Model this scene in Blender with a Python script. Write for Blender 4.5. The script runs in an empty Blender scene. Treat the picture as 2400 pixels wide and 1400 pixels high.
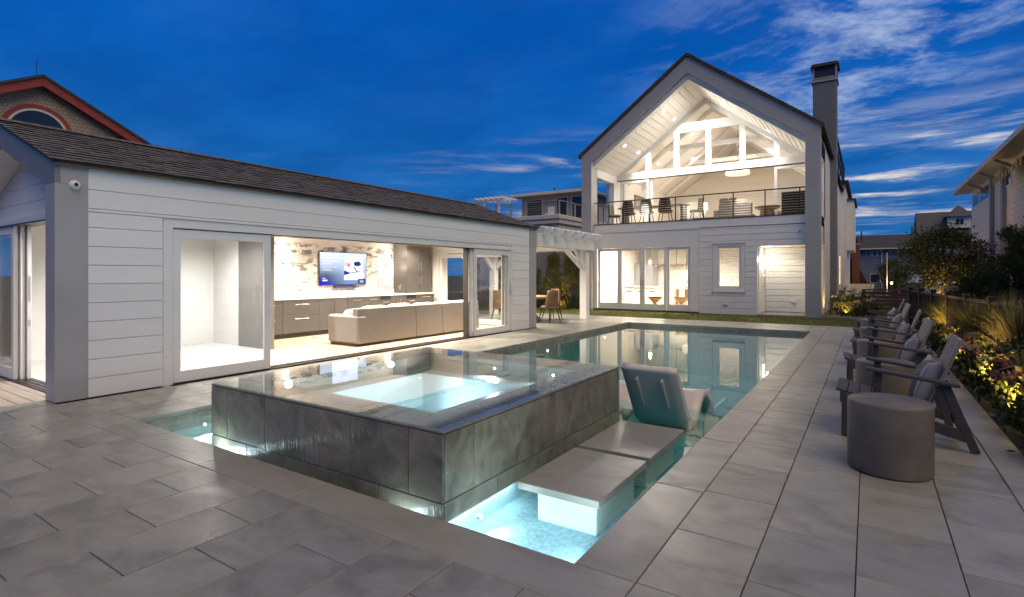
import bpy, bmesh, math, random
import numpy as np
from mathutils import Vector, Matrix, Quaternion
random.seed(7); RNG = np.random.default_rng(7)
R = math.radians
scene = bpy.context.scene
C = scene.collection

# ------------------------------------------------------------------ camera
YAW = 0.5831
cd = bpy.data.cameras.new('camera')
cam = bpy.data.objects.new('camera', cd); C.objects.link(cam)
cam.location = (0, 0, 1.4); cam.rotation_euler = (R(90), 0, YAW)
cd.sensor_fit = 'HORIZONTAL'; cd.sensor_width = 36
cd.lens = 1267.35 / 2400 * 36
cd.shift_y = -(700 - 644.19) / 2400
cd.clip_start = 0.05; cd.clip_end = 2000
scene.camera = cam

# ------------------------------------------------------------------ sky
SUN_AZ = (0.87, -0.49)         # direction towards the last daylight (from +X, a little -Y)
SUN_EL = R(48)
world = bpy.data.worlds.new('World'); scene.world = world; world.use_nodes = True
wn = world.node_tree; wn.nodes.clear(); WL = wn.links
def wnode(t, **k):
    n = wn.nodes.new(t)
    for a, b in k.items(): setattr(n, a, b)
    return n
def wmath(op, a, b=None, c=None, clamp=False):
    n = wnode('ShaderNodeMath', operation=op, use_clamp=clamp)
    for i, v in enumerate((a, b, c)):
        if v is None: continue
        if isinstance(v, (int, float)): n.inputs[i].default_value = v
        else: WL.new(v, n.inputs[i])
    return n.outputs[0]
def wmix(f, a, b, mode='MIX'):
    n = wnode('ShaderNodeMix', data_type='RGBA', blend_type=mode, clamp_factor=True)
    for s, v in ((0, f), (6, a), (7, b)):
        if isinstance(v, (int, float)): n.inputs[s].default_value = v
        elif isinstance(v, tuple): n.inputs[s].default_value = (*v, 1)
        else: WL.new(v, n.inputs[s])
    return n.outputs[2]
def wramp(v, lo, hi):
    n = wnode('ShaderNodeMapRange', interpolation_type='SMOOTHSTEP')
    WL.new(v, n.inputs[0]); n.inputs[1].default_value = lo; n.inputs[2].default_value = hi
    return n.outputs[0]
sky = wnode('ShaderNodeTexSky', sky_type='NISHITA')
sky.sun_disc = False; sky.sun_elevation = SUN_EL; sky.sun_rotation = math.atan2(SUN_AZ[0], SUN_AZ[1])
sky.altitude = 10; sky.air_density = 1.0; sky.dust_density = 0.3; sky.ozone_density = 6.0
tc = wnode('ShaderNodeTexCoord')
sx = wnode('ShaderNodeSeparateXYZ'); WL.new(tc.outputs['Generated'], sx.inputs[0])
dx, dy, dz = sx.outputs
up = wmath('MAXIMUM', dz, 0.0)
# dusk blue: deep overhead, a little lighter low down (after-glow near the horizon)
base = wmix(wramp(dz, 0.0, 0.42), (0.012, 0.150, 0.45), (0.0012, 0.108, 0.49))
base = wmix(wramp(dz, 0.42, 1.0), base, (0.0020, 0.085, 0.38))
hs = wnode('ShaderNodeHueSaturation'); WL.new(sky.outputs[0], hs.inputs['Color']); hs.inputs['Saturation'].default_value = 1.0; hs.inputs['Value'].default_value = 0.001
base = wmix(1.0, base, hs.outputs[0], 'ADD')
# cloud sheet: directions projected on a plane high above
den = wmath('ADD', up, 0.10)
cx_ = wmath('DIVIDE', dx, den); cy_ = wmath('DIVIDE', dy, den)
cmb = wnode('ShaderNodeCombineXYZ'); WL.new(cx_, cmb.inputs[0]); WL.new(cy_, cmb.inputs[1])
def cloud(scale, rot, st, detail, rough, seed, dist=0.0):
    mp = wnode('ShaderNodeMapping'); WL.new(cmb.outputs[0], mp.inputs[0])
    mp.inputs['Rotation'].default_value = (0, 0, rot); mp.inputs['Scale'].default_value = (st[0], st[1], 1); mp.inputs['Location'].default_value = (seed, seed * 1.7, seed)
    n = wnode('ShaderNodeTexNoise', noise_dimensions='3D'); WL.new(mp.outputs[0], n.inputs['Vector'])
    n.inputs['Scale'].default_value = scale; n.inputs['Detail'].default_value = detail; n.inputs['Roughness'].default_value = rough; n.inputs['Distortion'].default_value = dist
    return n.outputs[0]
big = cloud(0.55, 0.5, (1, 1.6), 3, .5, 3.1)
dark = wramp(cloud(0.9, 0.9, (1, 1.8), 6, .58, 8.3), .36, .62)
base = wmix(wmath('MULTIPLY', dark, .72), base, wmix(1.0, base, (.40, .68, .76), 'MULTIPLY'))
# added overhead, out of view, to neutralise the blue ambient light: warm-grey veil
fill_veil = wmath('MULTIPLY', wramp(cloud(1.3, .2, (1, 1.25), 6, .55, 14.9), .30, .60), wramp(dz, .42, .85))
base = wmix(wmath('MULTIPLY', fill_veil, .88), base, (0.42, 0.335, 0.25))
# azimuth weight: more broken cloud on the house side (towards +X) of the sky
azr = wramp(wmath('ADD', wmath('MULTIPLY', dx, 0.95), wmath('MULTIPLY', dy, 0.30)), -0.16, 0.40)
wisp = wramp(cloud(2.1, R(-38), (0.92, 1.35), 10, .68, 5.2, .35), .44, .70)
patch = wramp(big, .33, .56)
hi_c = wmath('MULTIPLY', wmath('MULTIPLY', wisp, patch), wmath('MULTIPLY', azr, wramp(dz, .10, .30)))
soft = wmath('MULTIPLY', wramp(cloud(1.1, .3, (1, 1.3), 6, .55, 11.7), .46, .75), wmath('ADD', wmath('MULTIPLY', azr, .40), .30))
base = wmix(wmath('MULTIPLY', soft, .50), base, (0.055, 0.21, 0.58))
base = wmix(wmath('MULTIPLY', hi_c, .9), base, (0.50, 0.62, 0.84))
# low bands near the horizon, streaked sideways, lit pale by the after-glow
el = wnode('ShaderNodeMath', operation='ARCSINE'); WL.new(dz, el.inputs[0])
azn = wnode('ShaderNodeMath', operation='ARCTAN2'); WL.new(dx, azn.inputs[0]); WL.new(dy, azn.inputs[1])
cm2 = wnode('ShaderNodeCombineXYZ'); WL.new(wmath('MULTIPLY', azn.outputs[0], 1.6), cm2.inputs[0]); WL.new(wmath('MULTIPLY', el.outputs[0], 15.0), cm2.inputs[1])
bn = wnode('ShaderNodeTexNoise'); WL.new(cm2.outputs[0], bn.inputs['Vector']); bn.inputs['Scale'].default_value = 2.1; bn.inputs['Detail'].default_value = 8; bn.inputs['Roughness'].default_value = .6; bn.inputs['Distortion'].default_value = .3
lowm = wmath('MULTIPLY', wramp(dz, .0, .05), wmath('SUBTRACT', 1.0, wramp(dz, .15, .27)))
# after-glow strongest to the north-east of the yard (the direction the pool points to)
glow = wramp(wmath('ADD', wmath('MULTIPLY', dx, 0.35), wmath('MULTIPLY', dy, 0.94)), .35, 1.0)
band = wmath('MULTIPLY', wramp(bn.outputs[0], .47, .72), lowm)
base = wmix(wmath('MULTIPLY', band, wmath('ADD', wmath('MULTIPLY', glow, .80), .03)), base, (0.62, 0.66, 0.70))
brt = wmath('MULTIPLY', wmath('MULTIPLY', wramp(bn.outputs[0], .52, .66), lowm), glow)
base = wmix(wmath('MULTIPLY', brt, .9), base, (1.10, 0.98, 0.80))
bg = wnode('ShaderNodeBackground'); WL.new(base, bg.inputs['Color']); bg.inputs['Strength'].default_value = 1.0
wo = wnode('ShaderNodeOutputWorld'); WL.new(bg.outputs[0], wo.inputs[0])

# ------------------------------------------------------------------ last daylight: one soft warm sun
sl = bpy.data.lights.new('sun', 'SUN'); sl.energy = 1.55; sl.angle = R(50); sl.color = (1.0, 0.77, 0.43)
so = bpy.data.objects.new('sun', sl); C.objects.link(so)
_d = Vector((SUN_AZ[0] * math.cos(SUN_EL), SUN_AZ[1] * math.cos(SUN_EL), math.sin(SUN_EL))).normalized()
so.rotation_euler = _d.to_track_quat('Z', 'Y').to_euler(); so.location = _d * 60

vs = scene.view_settings
vs.view_transform = 'Standard'; vs.look = 'None'; vs.exposure = 0.0; vs.gamma = 1.0; vs.use_curve_mapping = False
scene.render.engine = 'CYCLES'
cy = scene.cycles
cy.use_denoising = True; cy.use_adaptive_sampling = False
try: cy.denoiser = 'OPENIMAGEDENOISE'; cy.denoising_input_passes = 'RGB_ALBEDO_NORMAL'; cy.denoising_prefilter = 'ACCURATE'
except Exception: pass
cy.max_bounces = 8; cy.diffuse_bounces = 4; cy.glossy_bounces = 4; cy.transmission_bounces = 4; cy.transparent_max_bounces = 16
cy.caustics_reflective = False; cy.caustics_refractive = False
cy.sample_clamp_indirect = 4.0; cy.use_light_tree = True

# ------------------------------------------------------------------ helpers
WLOC = {}
class MB:
    """collects shapes (world coordinates) that become ONE mesh"""
    def __init__(s): s.v = []; s.f = []
    def add(s, vs, fs):
        o = len(s.v); s.v += [tuple(p) for p in vs]; s.f += [tuple(i + o for i in f) for f in fs]; return s
    def box(s, x0, x1, y0, y1, z0, z1):
        if x0 > x1: x0, x1 = x1, x0
        if y0 > y1: y0, y1 = y1, y0
        if z0 > z1: z0, z1 = z1, z0
        return s.add([(x0,y0,z0),(x1,y0,z0),(x1,y1,z0),(x0,y1,z0),(x0,y0,z1),(x1,y0,z1),(x1,y1,z1),(x0,y1,z1)],
                     [(0,3,2,1),(4,5,6,7),(0,1,5,4),(1,2,6,5),(2,3,7,6),(3,0,4,7)])
    def bar(s, p, q, w, h, side=(0,1,0)):
        """box beam from p to q; w along `side`, h along the third axis"""
        p = Vector(p); q = Vector(q); d = (q - p).normalized(); u = Vector(side)
        u = (u - d * u.dot(d)).normalized(); n = d.cross(u)
        vs = []
        for e in (p, q):
            for a, b in ((-1,-1),(1,-1),(1,1),(-1,1)): vs.append(e + u * (a * w / 2) + n * (b * h / 2))
        return s.add(vs, [(0,3,2,1),(4,5,6,7),(0,1,5,4),(1,2,6,5),(2,3,7,6),(3,0,4,7)])
    def prism(s, poly, ext):
        n = len(poly); e = Vector(ext); a = [Vector(p) for p in poly]
        nrm = Vector((0,0,0))
        for i in range(n): nrm += a[i].cross(a[(i+1) % n])
        if nrm.dot(e) > 0: a = a[::-1]
        vs = a + [p + e for p in a]
        fs = [tuple(range(n)), tuple(range(2*n-1, n-1, -1))] + [(i, i+n, (i+1) % n + n, (i+1) % n) for i in range(n)]
        return s.add(vs, fs)
    def cyl(s, p, q, r0, r1=None, n=12, cap=True):
        r1 = r0 if r1 is None else r1
        p = Vector(p); q = Vector(q); d = (q - p).normalized()
        u = d.orthogonal().normalized(); w = d.cross(u)
        vs = [p + (u*math.cos(2*math.pi*i/n) + w*math.sin(2*math.pi*i/n))*r0 for i in range(n)] + \
             [q + (u*math.cos(2*math.pi*i/n) + w*math.sin(2*math.pi*i/n))*r1 for i in range(n)]
        fs = [(i, (i+1) % n, (i+1) % n + n, i+n) for i in range(n)]
        if cap: fs += [tuple(range(n-1,-1,-1)), tuple(range(n, 2*n))]
        return s.add(vs, fs)
    def tube(s, pts, r, n=8):
        for a, b in zip(pts[:-1], pts[1:]): s.cyl(a, b, r, n=n)
        return s
    def lathe(s, c, prof, n=32, cap=True):
        vs = []; m = len(prof)
        for r, z in prof:
            for i in range(n): vs.append((c[0] + r*math.cos(2*math.pi*i/n), c[1] + r*math.sin(2*math.pi*i/n), c[2] + z))
        fs = [(j*n+i, j*n+(i+1) % n, (j+1)*n+(i+1) % n, (j+1)*n+i) for j in range(m-1) for i in range(n)]
        if cap: fs += [tuple(range(n-1,-1,-1)), tuple(range((m-1)*n, m*n))]
        return s.add(vs, fs)
    def quad(s, a, b, c, d): return s.add([a,b,c,d], [(0,1,2,3)])
    def build(s, name, mat, parent=None, bevel=0, smooth=False, seg=1, org=None, kind=None):
        if parent is not None: o0 = WLOC[parent]
        elif org is not None: o0 = Vector(org)
        else:
            a = np.array(s.v); o0 = Vector(((a[:,0].min()+a[:,0].max())/2, (a[:,1].min()+a[:,1].max())/2, a[:,2].min()))
        me = bpy.data.meshes.new(name)
        me.from_pydata([(p[0]-o0[0], p[1]-o0[1], p[2]-o0[2]) for p in s.v], [], s.f)
        if mat is not None: me.materials.append(mat)
        ob = bpy.data.objects.new(name, me); C.objects.link(ob)
        if parent is not None: ob.parent = parent
        else: ob.location = o0
        WLOC[ob] = o0
        if smooth:
            for p in me.polygons: p.use_smooth = True
        if bevel:
            b = ob.modifiers.new('bevel', 'BEVEL'); b.width = bevel; b.segments = seg; b.limit_method = 'ANGLE'; b.angle_limit = R(40)
            if seg > 1:
                for p in me.polygons: p.use_smooth = True
                b.harden_normals = True
        if kind: ob['kind'] = kind
        return ob
def box(name, mat, parent, x0, x1, y0, y1, z0, z1, bevel=0, **k):
    return MB().box(x0, x1, y0, y1, z0, z1).build(name, mat, parent, bevel, **k)
def thing(name, label, cat, loc=(0,0,0), group=None, kind=None):
    o = bpy.data.objects.new(name, None); C.objects.link(o); o.location = loc; o.empty_display_size = .1
    WLOC[o] = Vector(loc); tag(o, label, cat, group, kind); return o
def tag(o, label=None, cat=None, group=None, kind=None):
    if label: o['label'] = label
    if cat: o['category'] = cat
    if group: o['group'] = group
    if kind: o['kind'] = kind
    return o
def piece(name, me, parent, loc, rotz=0):
    """a part that shares mesh data; loc in world coordinates"""
    o = bpy.data.objects.new(name, me); C.objects.link(o); o.parent = parent
    o.location = Vector(loc) - WLOC[parent]; o.rotation_euler = (0, 0, rotz); WLOC[o] = Vector(loc)
    return o
def copy_tree(o, parent=None):
    c = o.copy(); C.objects.link(c); c.parent = parent
    for ch in list(o.children): copy_tree(ch, c)
    return c
def box_mesh(name, sx, sy, sz, mat, bev=0.0):
    """box centred in x,y with its TOP at z=0, chamfered on the top edges"""
    hx, hy = sx/2, sy/2; b = bev
    v = [(-hx,-hy,-sz),(hx,-hy,-sz),(hx,hy,-sz),(-hx,hy,-sz),(-hx,-hy,-b),(hx,-hy,-b),(hx,hy,-b),(-hx,hy,-b),(-hx+b,-hy+b,0),(hx-b,-hy+b,0),(hx-b,hy-b,0),(-hx+b,hy-b,0)]
    f = [(0,3,2,1)] + [(i,(i+1)%4,(i+1)%4+4,i+4) for i in range(4)] + [(i+4,(i+1)%4+4,(i+1)%4+8,i+8) for i in range(4)] + [(8,9,10,11)]
    me = bpy.data.meshes.new(name); me.from_pydata(v, [], f); me.materials.append(mat); return me
def fast_mesh(name, verts, faces_n, mat, parent=None, org=(0,0,0), n=4, kind=None, smooth=False, mi=None):
    """numpy verts (N,3) world, consecutive n verts per face"""
    o0 = WLOC[parent] if parent is not None else Vector(org)
    v = np.asarray(verts, dtype=np.float32) - np.array(o0, dtype=np.float32)
    me = bpy.data.meshes.new(name); nf = len(v)//n
    me.vertices.add(len(v)); me.vertices.foreach_set('co', v.ravel())
    me.loops.add(nf*n); me.loops.foreach_set('vertex_index', np.arange(nf*n, dtype=np.int32))
    me.polygons.add(nf); me.polygons.foreach_set('loop_start', np.arange(0, nf*n, n, dtype=np.int32))
    try: me.polygons.foreach_set('loop_total', np.full(nf, n, dtype=np.int32))
    except Exception: pass
    for m in (mat if isinstance(mat, (list, tuple)) else [mat]): me.materials.append(m)
    if mi is not None: me.polygons.foreach_set('material_index', np.asarray(mi, dtype=np.int32))
    me.update(calc_edges=True); me.validate()
    ob = bpy.data.objects.new(name, me); C.objects.link(ob)
    if parent is not None: ob.parent = parent
    else: ob.location = o0
    WLOC[ob] = o0
    if kind: ob['kind'] = kind
    return ob

# ------------------------------------------------------------------ materials (all procedural)
MATS = {}
def mat(name, col, rough=.55, metal=0., var=0., scale=4., bump=0., bscale=40., rnd=0., stretch=(1,1,1), spec=.5, emit=None, estr=0., dirt=0., rvar=0.):
    m = bpy.data.materials.new(name); m.use_nodes = True; MATS[name] = m
    nt = m.node_tree; N = nt.nodes; L = nt.links; b = N['Principled BSDF']
    b.inputs['Roughness'].default_value = rough; b.inputs['Metallic'].default_value = metal
    b.inputs['Specular IOR Level'].default_value = spec
    col4 = (*col, 1); b.inputs['Base Color'].default_value = col4
    if emit: b.inputs['Emission Color'].default_value = (*emit, 1); b.inputs['Emission Strength'].default_value = estr
    if var or bump or rnd or dirt or rvar:
        g = N.new('ShaderNodeNewGeometry'); oi = N.new('ShaderNodeObjectInfo')
        ad = N.new('ShaderNodeVectorMath'); ad.operation = 'MULTIPLY_ADD'
        cb = N.new('ShaderNodeCombineXYZ')
        for i in range(3): L.new(oi.outputs['Random'], cb.inputs[i])
        L.new(cb.outputs[0], ad.inputs[0]); ad.inputs[1].default_value = (17, 31, 23); L.new(g.outputs['Position'], ad.inputs[2])
        mp = N.new('ShaderNodeMapping'); L.new(ad.outputs[0], mp.inputs[0]); mp.inputs['Scale'].default_value = stretch
        cur = None
        if var:
            n = N.new('ShaderNodeTexNoise'); L.new(mp.outputs[0], n.inputs['Vector']); n.inputs['Scale'].default_value = scale; n.inputs['Detail'].default_value = 7; n.inputs['Roughness'].default_value = .62
            mr = N.new('ShaderNodeMapRange'); L.new(n.outputs[0], mr.inputs[0]); mr.inputs[1].default_value = .28; mr.inputs[2].default_value = .72
            mx = N.new('ShaderNodeMix'); mx.data_type = 'RGBA'; L.new(mr.outputs[0], mx.inputs[0])
            mx.inputs[6].default_value = tuple(c*(1-var) for c in col) + (1,); mx.inputs[7].default_value = tuple(min(1, c*(1+var)) for c in col) + (1,)
            cur = mx.outputs[2]
        if dirt:
            n = N.new('ShaderNodeTexNoise'); L.new(g.outputs['Position'], n.inputs['Vector']); n.inputs['Scale'].default_value = 1.3; n.inputs['Detail'].default_value = 8; n.inputs['Roughness'].default_value = .7
            mr = N.new('ShaderNodeMapRange'); L.new(n.outputs[0], mr.inputs[0]); mr.inputs[1].default_value = .45; mr.inputs[2].default_value = .75; mr.inputs[4].default_value = dirt
            mx = N.new('ShaderNodeMix'); mx.data_type = 'RGBA'; L.new(mr.outputs[0], mx.inputs[0])
            if cur: L.new(cur, mx.inputs[6])
            else: mx.inputs[6].default_value = col4
            mx.inputs[7].default_value = tuple(c*.55 for c in col) + (1,); cur = mx.outputs[2]
        if rnd:
            hv = N.new('ShaderNodeHueSaturation'); mr = N.new('ShaderNodeMapRange'); L.new(oi.outputs['Random'], mr.inputs[0]); mr.inputs[3].default_value = 1-rnd; mr.inputs[4].default_value = 1+rnd
            L.new(mr.outputs[0], hv.inputs['Value'])
            if cur: L.new(cur, hv.inputs['Color'])
            else: hv.inputs['Color'].default_value = col4
            cur = hv.outputs[0]
        if cur: L.new(cur, b.inputs['Base Color'])
        if rvar:
            n = N.new('ShaderNodeTexNoise'); L.new(mp.outputs[0], n.inputs['Vector']); n.inputs['Scale'].default_value = scale*1.7; n.inputs['Detail'].default_value = 5
            mr = N.new('ShaderNodeMapRange'); L.new(n.outputs[0], mr.inputs[0]); mr.inputs[1].default_value = .3; mr.inputs[2].default_value = .7; mr.inputs[3].default_value = max(0, rough-rvar); mr.inputs[4].default_value = min(1, rough+rvar)
            L.new(mr.outputs[0], b.inputs['Roughness'])
        if bump:
            n = N.new('ShaderNodeTexNoise'); L.new(mp.outputs[0], n.inputs['Vector']); n.inputs['Scale'].default_value = bscale; n.inputs['Detail'].default_value = 5
            bp = N.new('ShaderNodeBump'); bp.inputs['Strength'].default_value = bump; bp.inputs['Distance'].default_value = .01; L.new(n.outputs[0], bp.inputs['Height']); L.new(bp.outputs[0], b.inputs['Normal'])
    return m
def emat(name, col, s):
    m = bpy.data.materials.new(name); m.use_nodes = True; N = m.node_tree.nodes; N.clear()
    e = N.new('ShaderNodeEmission'); e.inputs[0].default_value = (*col, 1); e.inputs[1].default_value = s
    o = N.new('ShaderNodeOutputMaterial'); m.node_tree.links.new(e.outputs[0], o.inputs[0]); return m
def thin(name, tint, ior, rough=0., bump=0., bscale=3., stretch=(1,1,1), boost=1.0, bdist=.02):
    """thin clear sheet: fresnel-weighted mirror over a tinted see-through layer"""
    m = bpy.data.materials.new(name); m.use_nodes = True; nt = m.node_tree; N = nt.nodes; L = nt.links; N.clear()
    fr = N.new('ShaderNodeFresnel'); fr.inputs[0].default_value = ior
    tr = N.new('ShaderNodeBsdfTransparent'); tr.inputs[0].default_value = (*tint, 1)
    gl = N.new('ShaderNodeBsdfGlossy'); gl.inputs['Roughness'].default_value = rough; gl.inputs[0].default_value = (1,1,1,1)
    mx = N.new('ShaderNodeMixShader'); o = N.new('ShaderNodeOutputMaterial')
    gg = N.new('ShaderNodeNewGeometry'); im = N.new('ShaderNodeMix'); im.data_type = 'FLOAT'      # same mirror from both sides of the sheet
    L.new(gg.outputs['Backfacing'], im.inputs[0]); im.inputs[2].default_value = ior; im.inputs[3].default_value = 1/ior; L.new(im.outputs[0], fr.inputs[0])
    f = fr.outputs[0]
    if boost != 1.0:
        mm = N.new('ShaderNodeMath'); mm.operation = 'MULTIPLY'; mm.use_clamp = True; L.new(f, mm.inputs[0]); mm.inputs[1].default_value = boost; f = mm.outputs[0]
    L.new(f, mx.inputs[0]); L.new(tr.outputs[0], mx.inputs[1]); L.new(gl.outputs[0], mx.inputs[2]); L.new(mx.outputs[0], o.inputs[0])
    if bump:
        g = N.new('ShaderNodeNewGeometry'); mp = N.new('ShaderNodeMapping'); L.new(g.outputs['Position'], mp.inputs[0]); mp.inputs['Scale'].default_value = stretch
        n = N.new('ShaderNodeTexNoise'); L.new(mp.outputs[0], n.inputs['Vector']); n.inputs['Scale'].default_value = bscale; n.inputs['Detail'].default_value = 3; n.inputs['Roughness'].default_value = .5
        bp = N.new('ShaderNodeBump'); bp.inputs['Strength'].default_value = bump; bp.inputs['Distance'].default_value = bdist; L.new(n.outputs[0], bp.inputs['Height']); L.new(bp.outputs[0], gl.inputs['Normal']); L.new(bp.outputs[0], fr.inputs['Normal'])
    return m

def stone_mat(name, c0, c1, c2, rough, rnd, vein=.5, rot=.5, sc=1.0, spec=.35):
    """veined cut stone"""
    m = bpy.data.materials.new(name); m.use_nodes = True; nt = m.node_tree; N = nt.nodes; L = nt.links; b = N['Principled BSDF']
    b.inputs['Specular IOR Level'].default_value = spec
    g = N.new('ShaderNodeNewGeometry'); oi = N.new('ShaderNodeObjectInfo'); cb = N.new('ShaderNodeCombineXYZ')
    for i in range(3): L.new(oi.outputs['Random'], cb.inputs[i])
    ad = N.new('ShaderNodeVectorMath'); ad.operation = 'MULTIPLY_ADD'; L.new(cb.outputs[0], ad.inputs[0]); ad.inputs[1].default_value = (37, 71, 53); L.new(g.outputs['Position'], ad.inputs[2])
    mp = N.new('ShaderNodeMapping'); L.new(ad.outputs[0], mp.inputs[0]); mp.inputs['Rotation'].default_value = (0, 0, rot); mp.inputs['Scale'].default_value = (.85*sc, 1.55*sc, 1.2*sc)
    n1 = N.new('ShaderNodeTexNoise'); L.new(mp.outputs[0], n1.inputs['Vector']); n1.inputs['Scale'].default_value = 2.6; n1.inputs['Detail'].default_value = 9; n1.inputs['Roughness'].default_value = .62; n1.inputs['Distortion'].default_value = .9
    cr = N.new('ShaderNodeValToRGB'); L.new(n1.outputs[0], cr.inputs[0])
    e = cr.color_ramp.elements; e[0].position = .30; e[0].color = (*c0, 1); e[1].position = .72; e[1].color = (*c2, 1); x = e.new(.47); x.color = (*c1, 1)
    n2 = N.new('ShaderNodeTexNoise'); L.new(mp.outputs[0], n2.inputs['Vector']); n2.inputs['Scale'].default_value = 1.1; n2.inputs['Detail'].default_value = 6; n2.inputs['Distortion'].default_value = 1.6
    mr = N.new('ShaderNodeMapRange'); L.new(n2.outputs[0], mr.inputs[0]); mr.inputs[1].default_value = .56; mr.inputs[2].default_value = .66; mr.inputs[4].default_value = vein
    mx = N.new('ShaderNodeMix'); mx.data_type = 'RGBA'; mx.blend_type = 'MULTIPLY'; L.new(mr.outputs[0], mx.inputs[0]); L.new(cr.outputs[0], mx.inputs[6]); mx.inputs[7].default_value = (.62, .62, .66, 1)
    hv = N.new('ShaderNodeHueSaturation'); m2 = N.new('ShaderNodeMapRange'); L.new(oi.outputs['Random'], m2.inputs[0]); m2.inputs[3].default_value = 1-rnd; m2.inputs[4].default_value = 1+rnd
    L.new(m2.outputs[0], hv.inputs['Value']); L.new(mx.outputs[2], hv.inputs['Color']); L.new(hv.outputs[0], b.inputs['Base Color'])
    m3 = N.new('ShaderNodeMapRange'); L.new(n1.outputs[0], m3.inputs[0]); m3.inputs[1].default_value = .3; m3.inputs[2].default_value = .7; m3.inputs[3].default_value = rough+.1; m3.inputs[4].default_value = max(.05, rough-.1); L.new(m3.outputs[0], b.inputs['Roughness'])
    n3 = N.new('ShaderNodeTexNoise'); L.new(ad.outputs[0], n3.inputs['Vector']); n3.inputs['Scale'].default_value = 60; n3.inputs['Detail'].default_value = 4
    bp = N.new('ShaderNodeBump'); bp.inputs['Strength'].default_value = .12; bp.inputs['Distance'].default_value = .004; L.new(n3.outputs[0], bp.inputs['Height']); L.new(bp.outputs[0], b.inputs['Normal'])
    return m

m_paver = stone_mat('paver_stone', (.205,.20,.175), (.268,.262,.230), (.325,.317,.278), .36, .12, vein=.6, rot=.7, spec=.5)
m_coping = stone_mat('coping_stone', (.235,.229,.20), (.278,.271,.238), (.315,.306,.268), .36, .06, vein=.3, rot=.7, spec=.5)
m_spatile = stone_mat('spa_stone', (.12,.108,.083), (.215,.194,.15), (.33,.30,.235), .36, .12, vein=.5, rot=1.2, sc=1.6, spec=.5)
m_rim = stone_mat('spa_rim_stone', (.14,.135,.12), (.20,.19,.17), (.25,.24,.21), .3, .05, vein=.4, sc=2)
m_mortar = mat('joint_sand', (.10,.10,.10), .95, var=.2)
m_soil = mat('garden_soil', (.035,.026,.02), .95, var=.4, scale=14, bump=.6, bscale=25)
m_ground = mat('bare_ground', (.05,.055,.035), .95, var=.35, scale=.6, bump=.3)
m_lawnbase = mat('lawn_soil', (.10,.11,.03), .95, var=.3, scale=8)
m_grass = mat('grass_blade', (.15,.165,.035), .7, var=.35, scale=6)
m_white = mat('white_paint', (.78,.78,.765), .42, var=.015, scale=2, bump=.02, bscale=120, rnd=.012)
m_siding = mat('white_siding', (.77,.77,.76), .48, var=.03, scale=3, bump=.04, bscale=60, rnd=.02, stretch=(1,.3,4), dirt=.04)
m_trim = mat('pale_trim', (.74,.74,.73), .42, var=.015, rnd=.01)
m_frame = mat('grey_frame_paint', (.36,.36,.37), .5, var=.05, scale=2, dirt=.06)
m_intwhite = mat('interior_white', (.82,.81,.79), .6, var=.01)
m_ceil = mat('ceiling_white', (.80,.79,.77), .6, var=.01, rnd=.012)
m_dark = mat('dark_metal', (.03,.028,.026), .45, var=.1)
m_black = mat('black_plastic', (.012,.012,.013), .35)
m_steel = mat('brushed_steel', (.55,.53,.50), .28, 1.0, var=.05)
m_glass = thin('clear_glass', (.985,.988,.985), 1.45)
m_track = mat('bronze_track', (.055,.04,.03), .4, .6, var=.1)
m_shake = mat('cedar_shake', (.13,.12,.11), .85, var=.55, scale=5, bump=.5, bscale=30, stretch=(.6,6,.6))
m_butt = mat('shake_butt_shade', (.02,.017,.014), .95, var=.3)  # dark course shadow lines painted as a near-black butt colour
m_barge = mat('slate_grey_paint', (.20,.205,.21), .5, var=.05)
m_roofdark = mat('dark_roof', (.05,.048,.047), .85, var=.3, scale=9, bump=.3)
m_deckb = mat('deck_board', (.36,.30,.25), .6, var=.18, scale=3, stretch=(.6,9,9), rnd=.10, bump=.1)
m_maple = mat('maple_floor', (.56,.42,.28), .38, var=.10, scale=3, stretch=(7,.7,7), rnd=.05)
m_litfloor = mat('lit_floor', (.72,.71,.68), .35, var=.02)
m_cab = mat('taupe_cabinet', (.075,.07,.068), .42, var=.06, scale=3, stretch=(6,6,.8), rnd=.03)
m_counter = mat('white_quartz', (.80,.79,.77), .22, var=.02)
m_sofa = mat('sofa_linen', (.30,.285,.262), .9, var=.05, bump=.15, bscale=300)
m_cush = mat('cushion_linen', (.55,.50,.44), .9, var=.05, bump=.15, bscale=300)
m_wood = mat('weathered_teak', (.23,.19,.16), .7, var=.22, scale=4, stretch=(8,8,.9), rnd=.08, bump=.15, bscale=30)
m_chair = mat('grey_brown_wood', (.05,.044,.04), .6, var=.22, scale=4, stretch=(1.2,8,8), rnd=.06, bump=.12)
m_drum = mat('cast_concrete', (.13,.11,.09), .55, var=.42, scale=2.2, bump=.12, bscale=45)
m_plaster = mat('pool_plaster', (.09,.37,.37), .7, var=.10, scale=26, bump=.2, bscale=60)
m_basinw = mat('spa_plaster', (.50,.70,.76), .6, var=.06, scale=20)
m_resin = mat('white_resin', (.60,.555,.50), .35, var=.02)
m_redbrick = mat('red_brick', (.075,.03,.022), .85, var=.25, scale=12)
m_rail = mat('bronze_rail', (.045,.038,.032), .4, .4)
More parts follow.
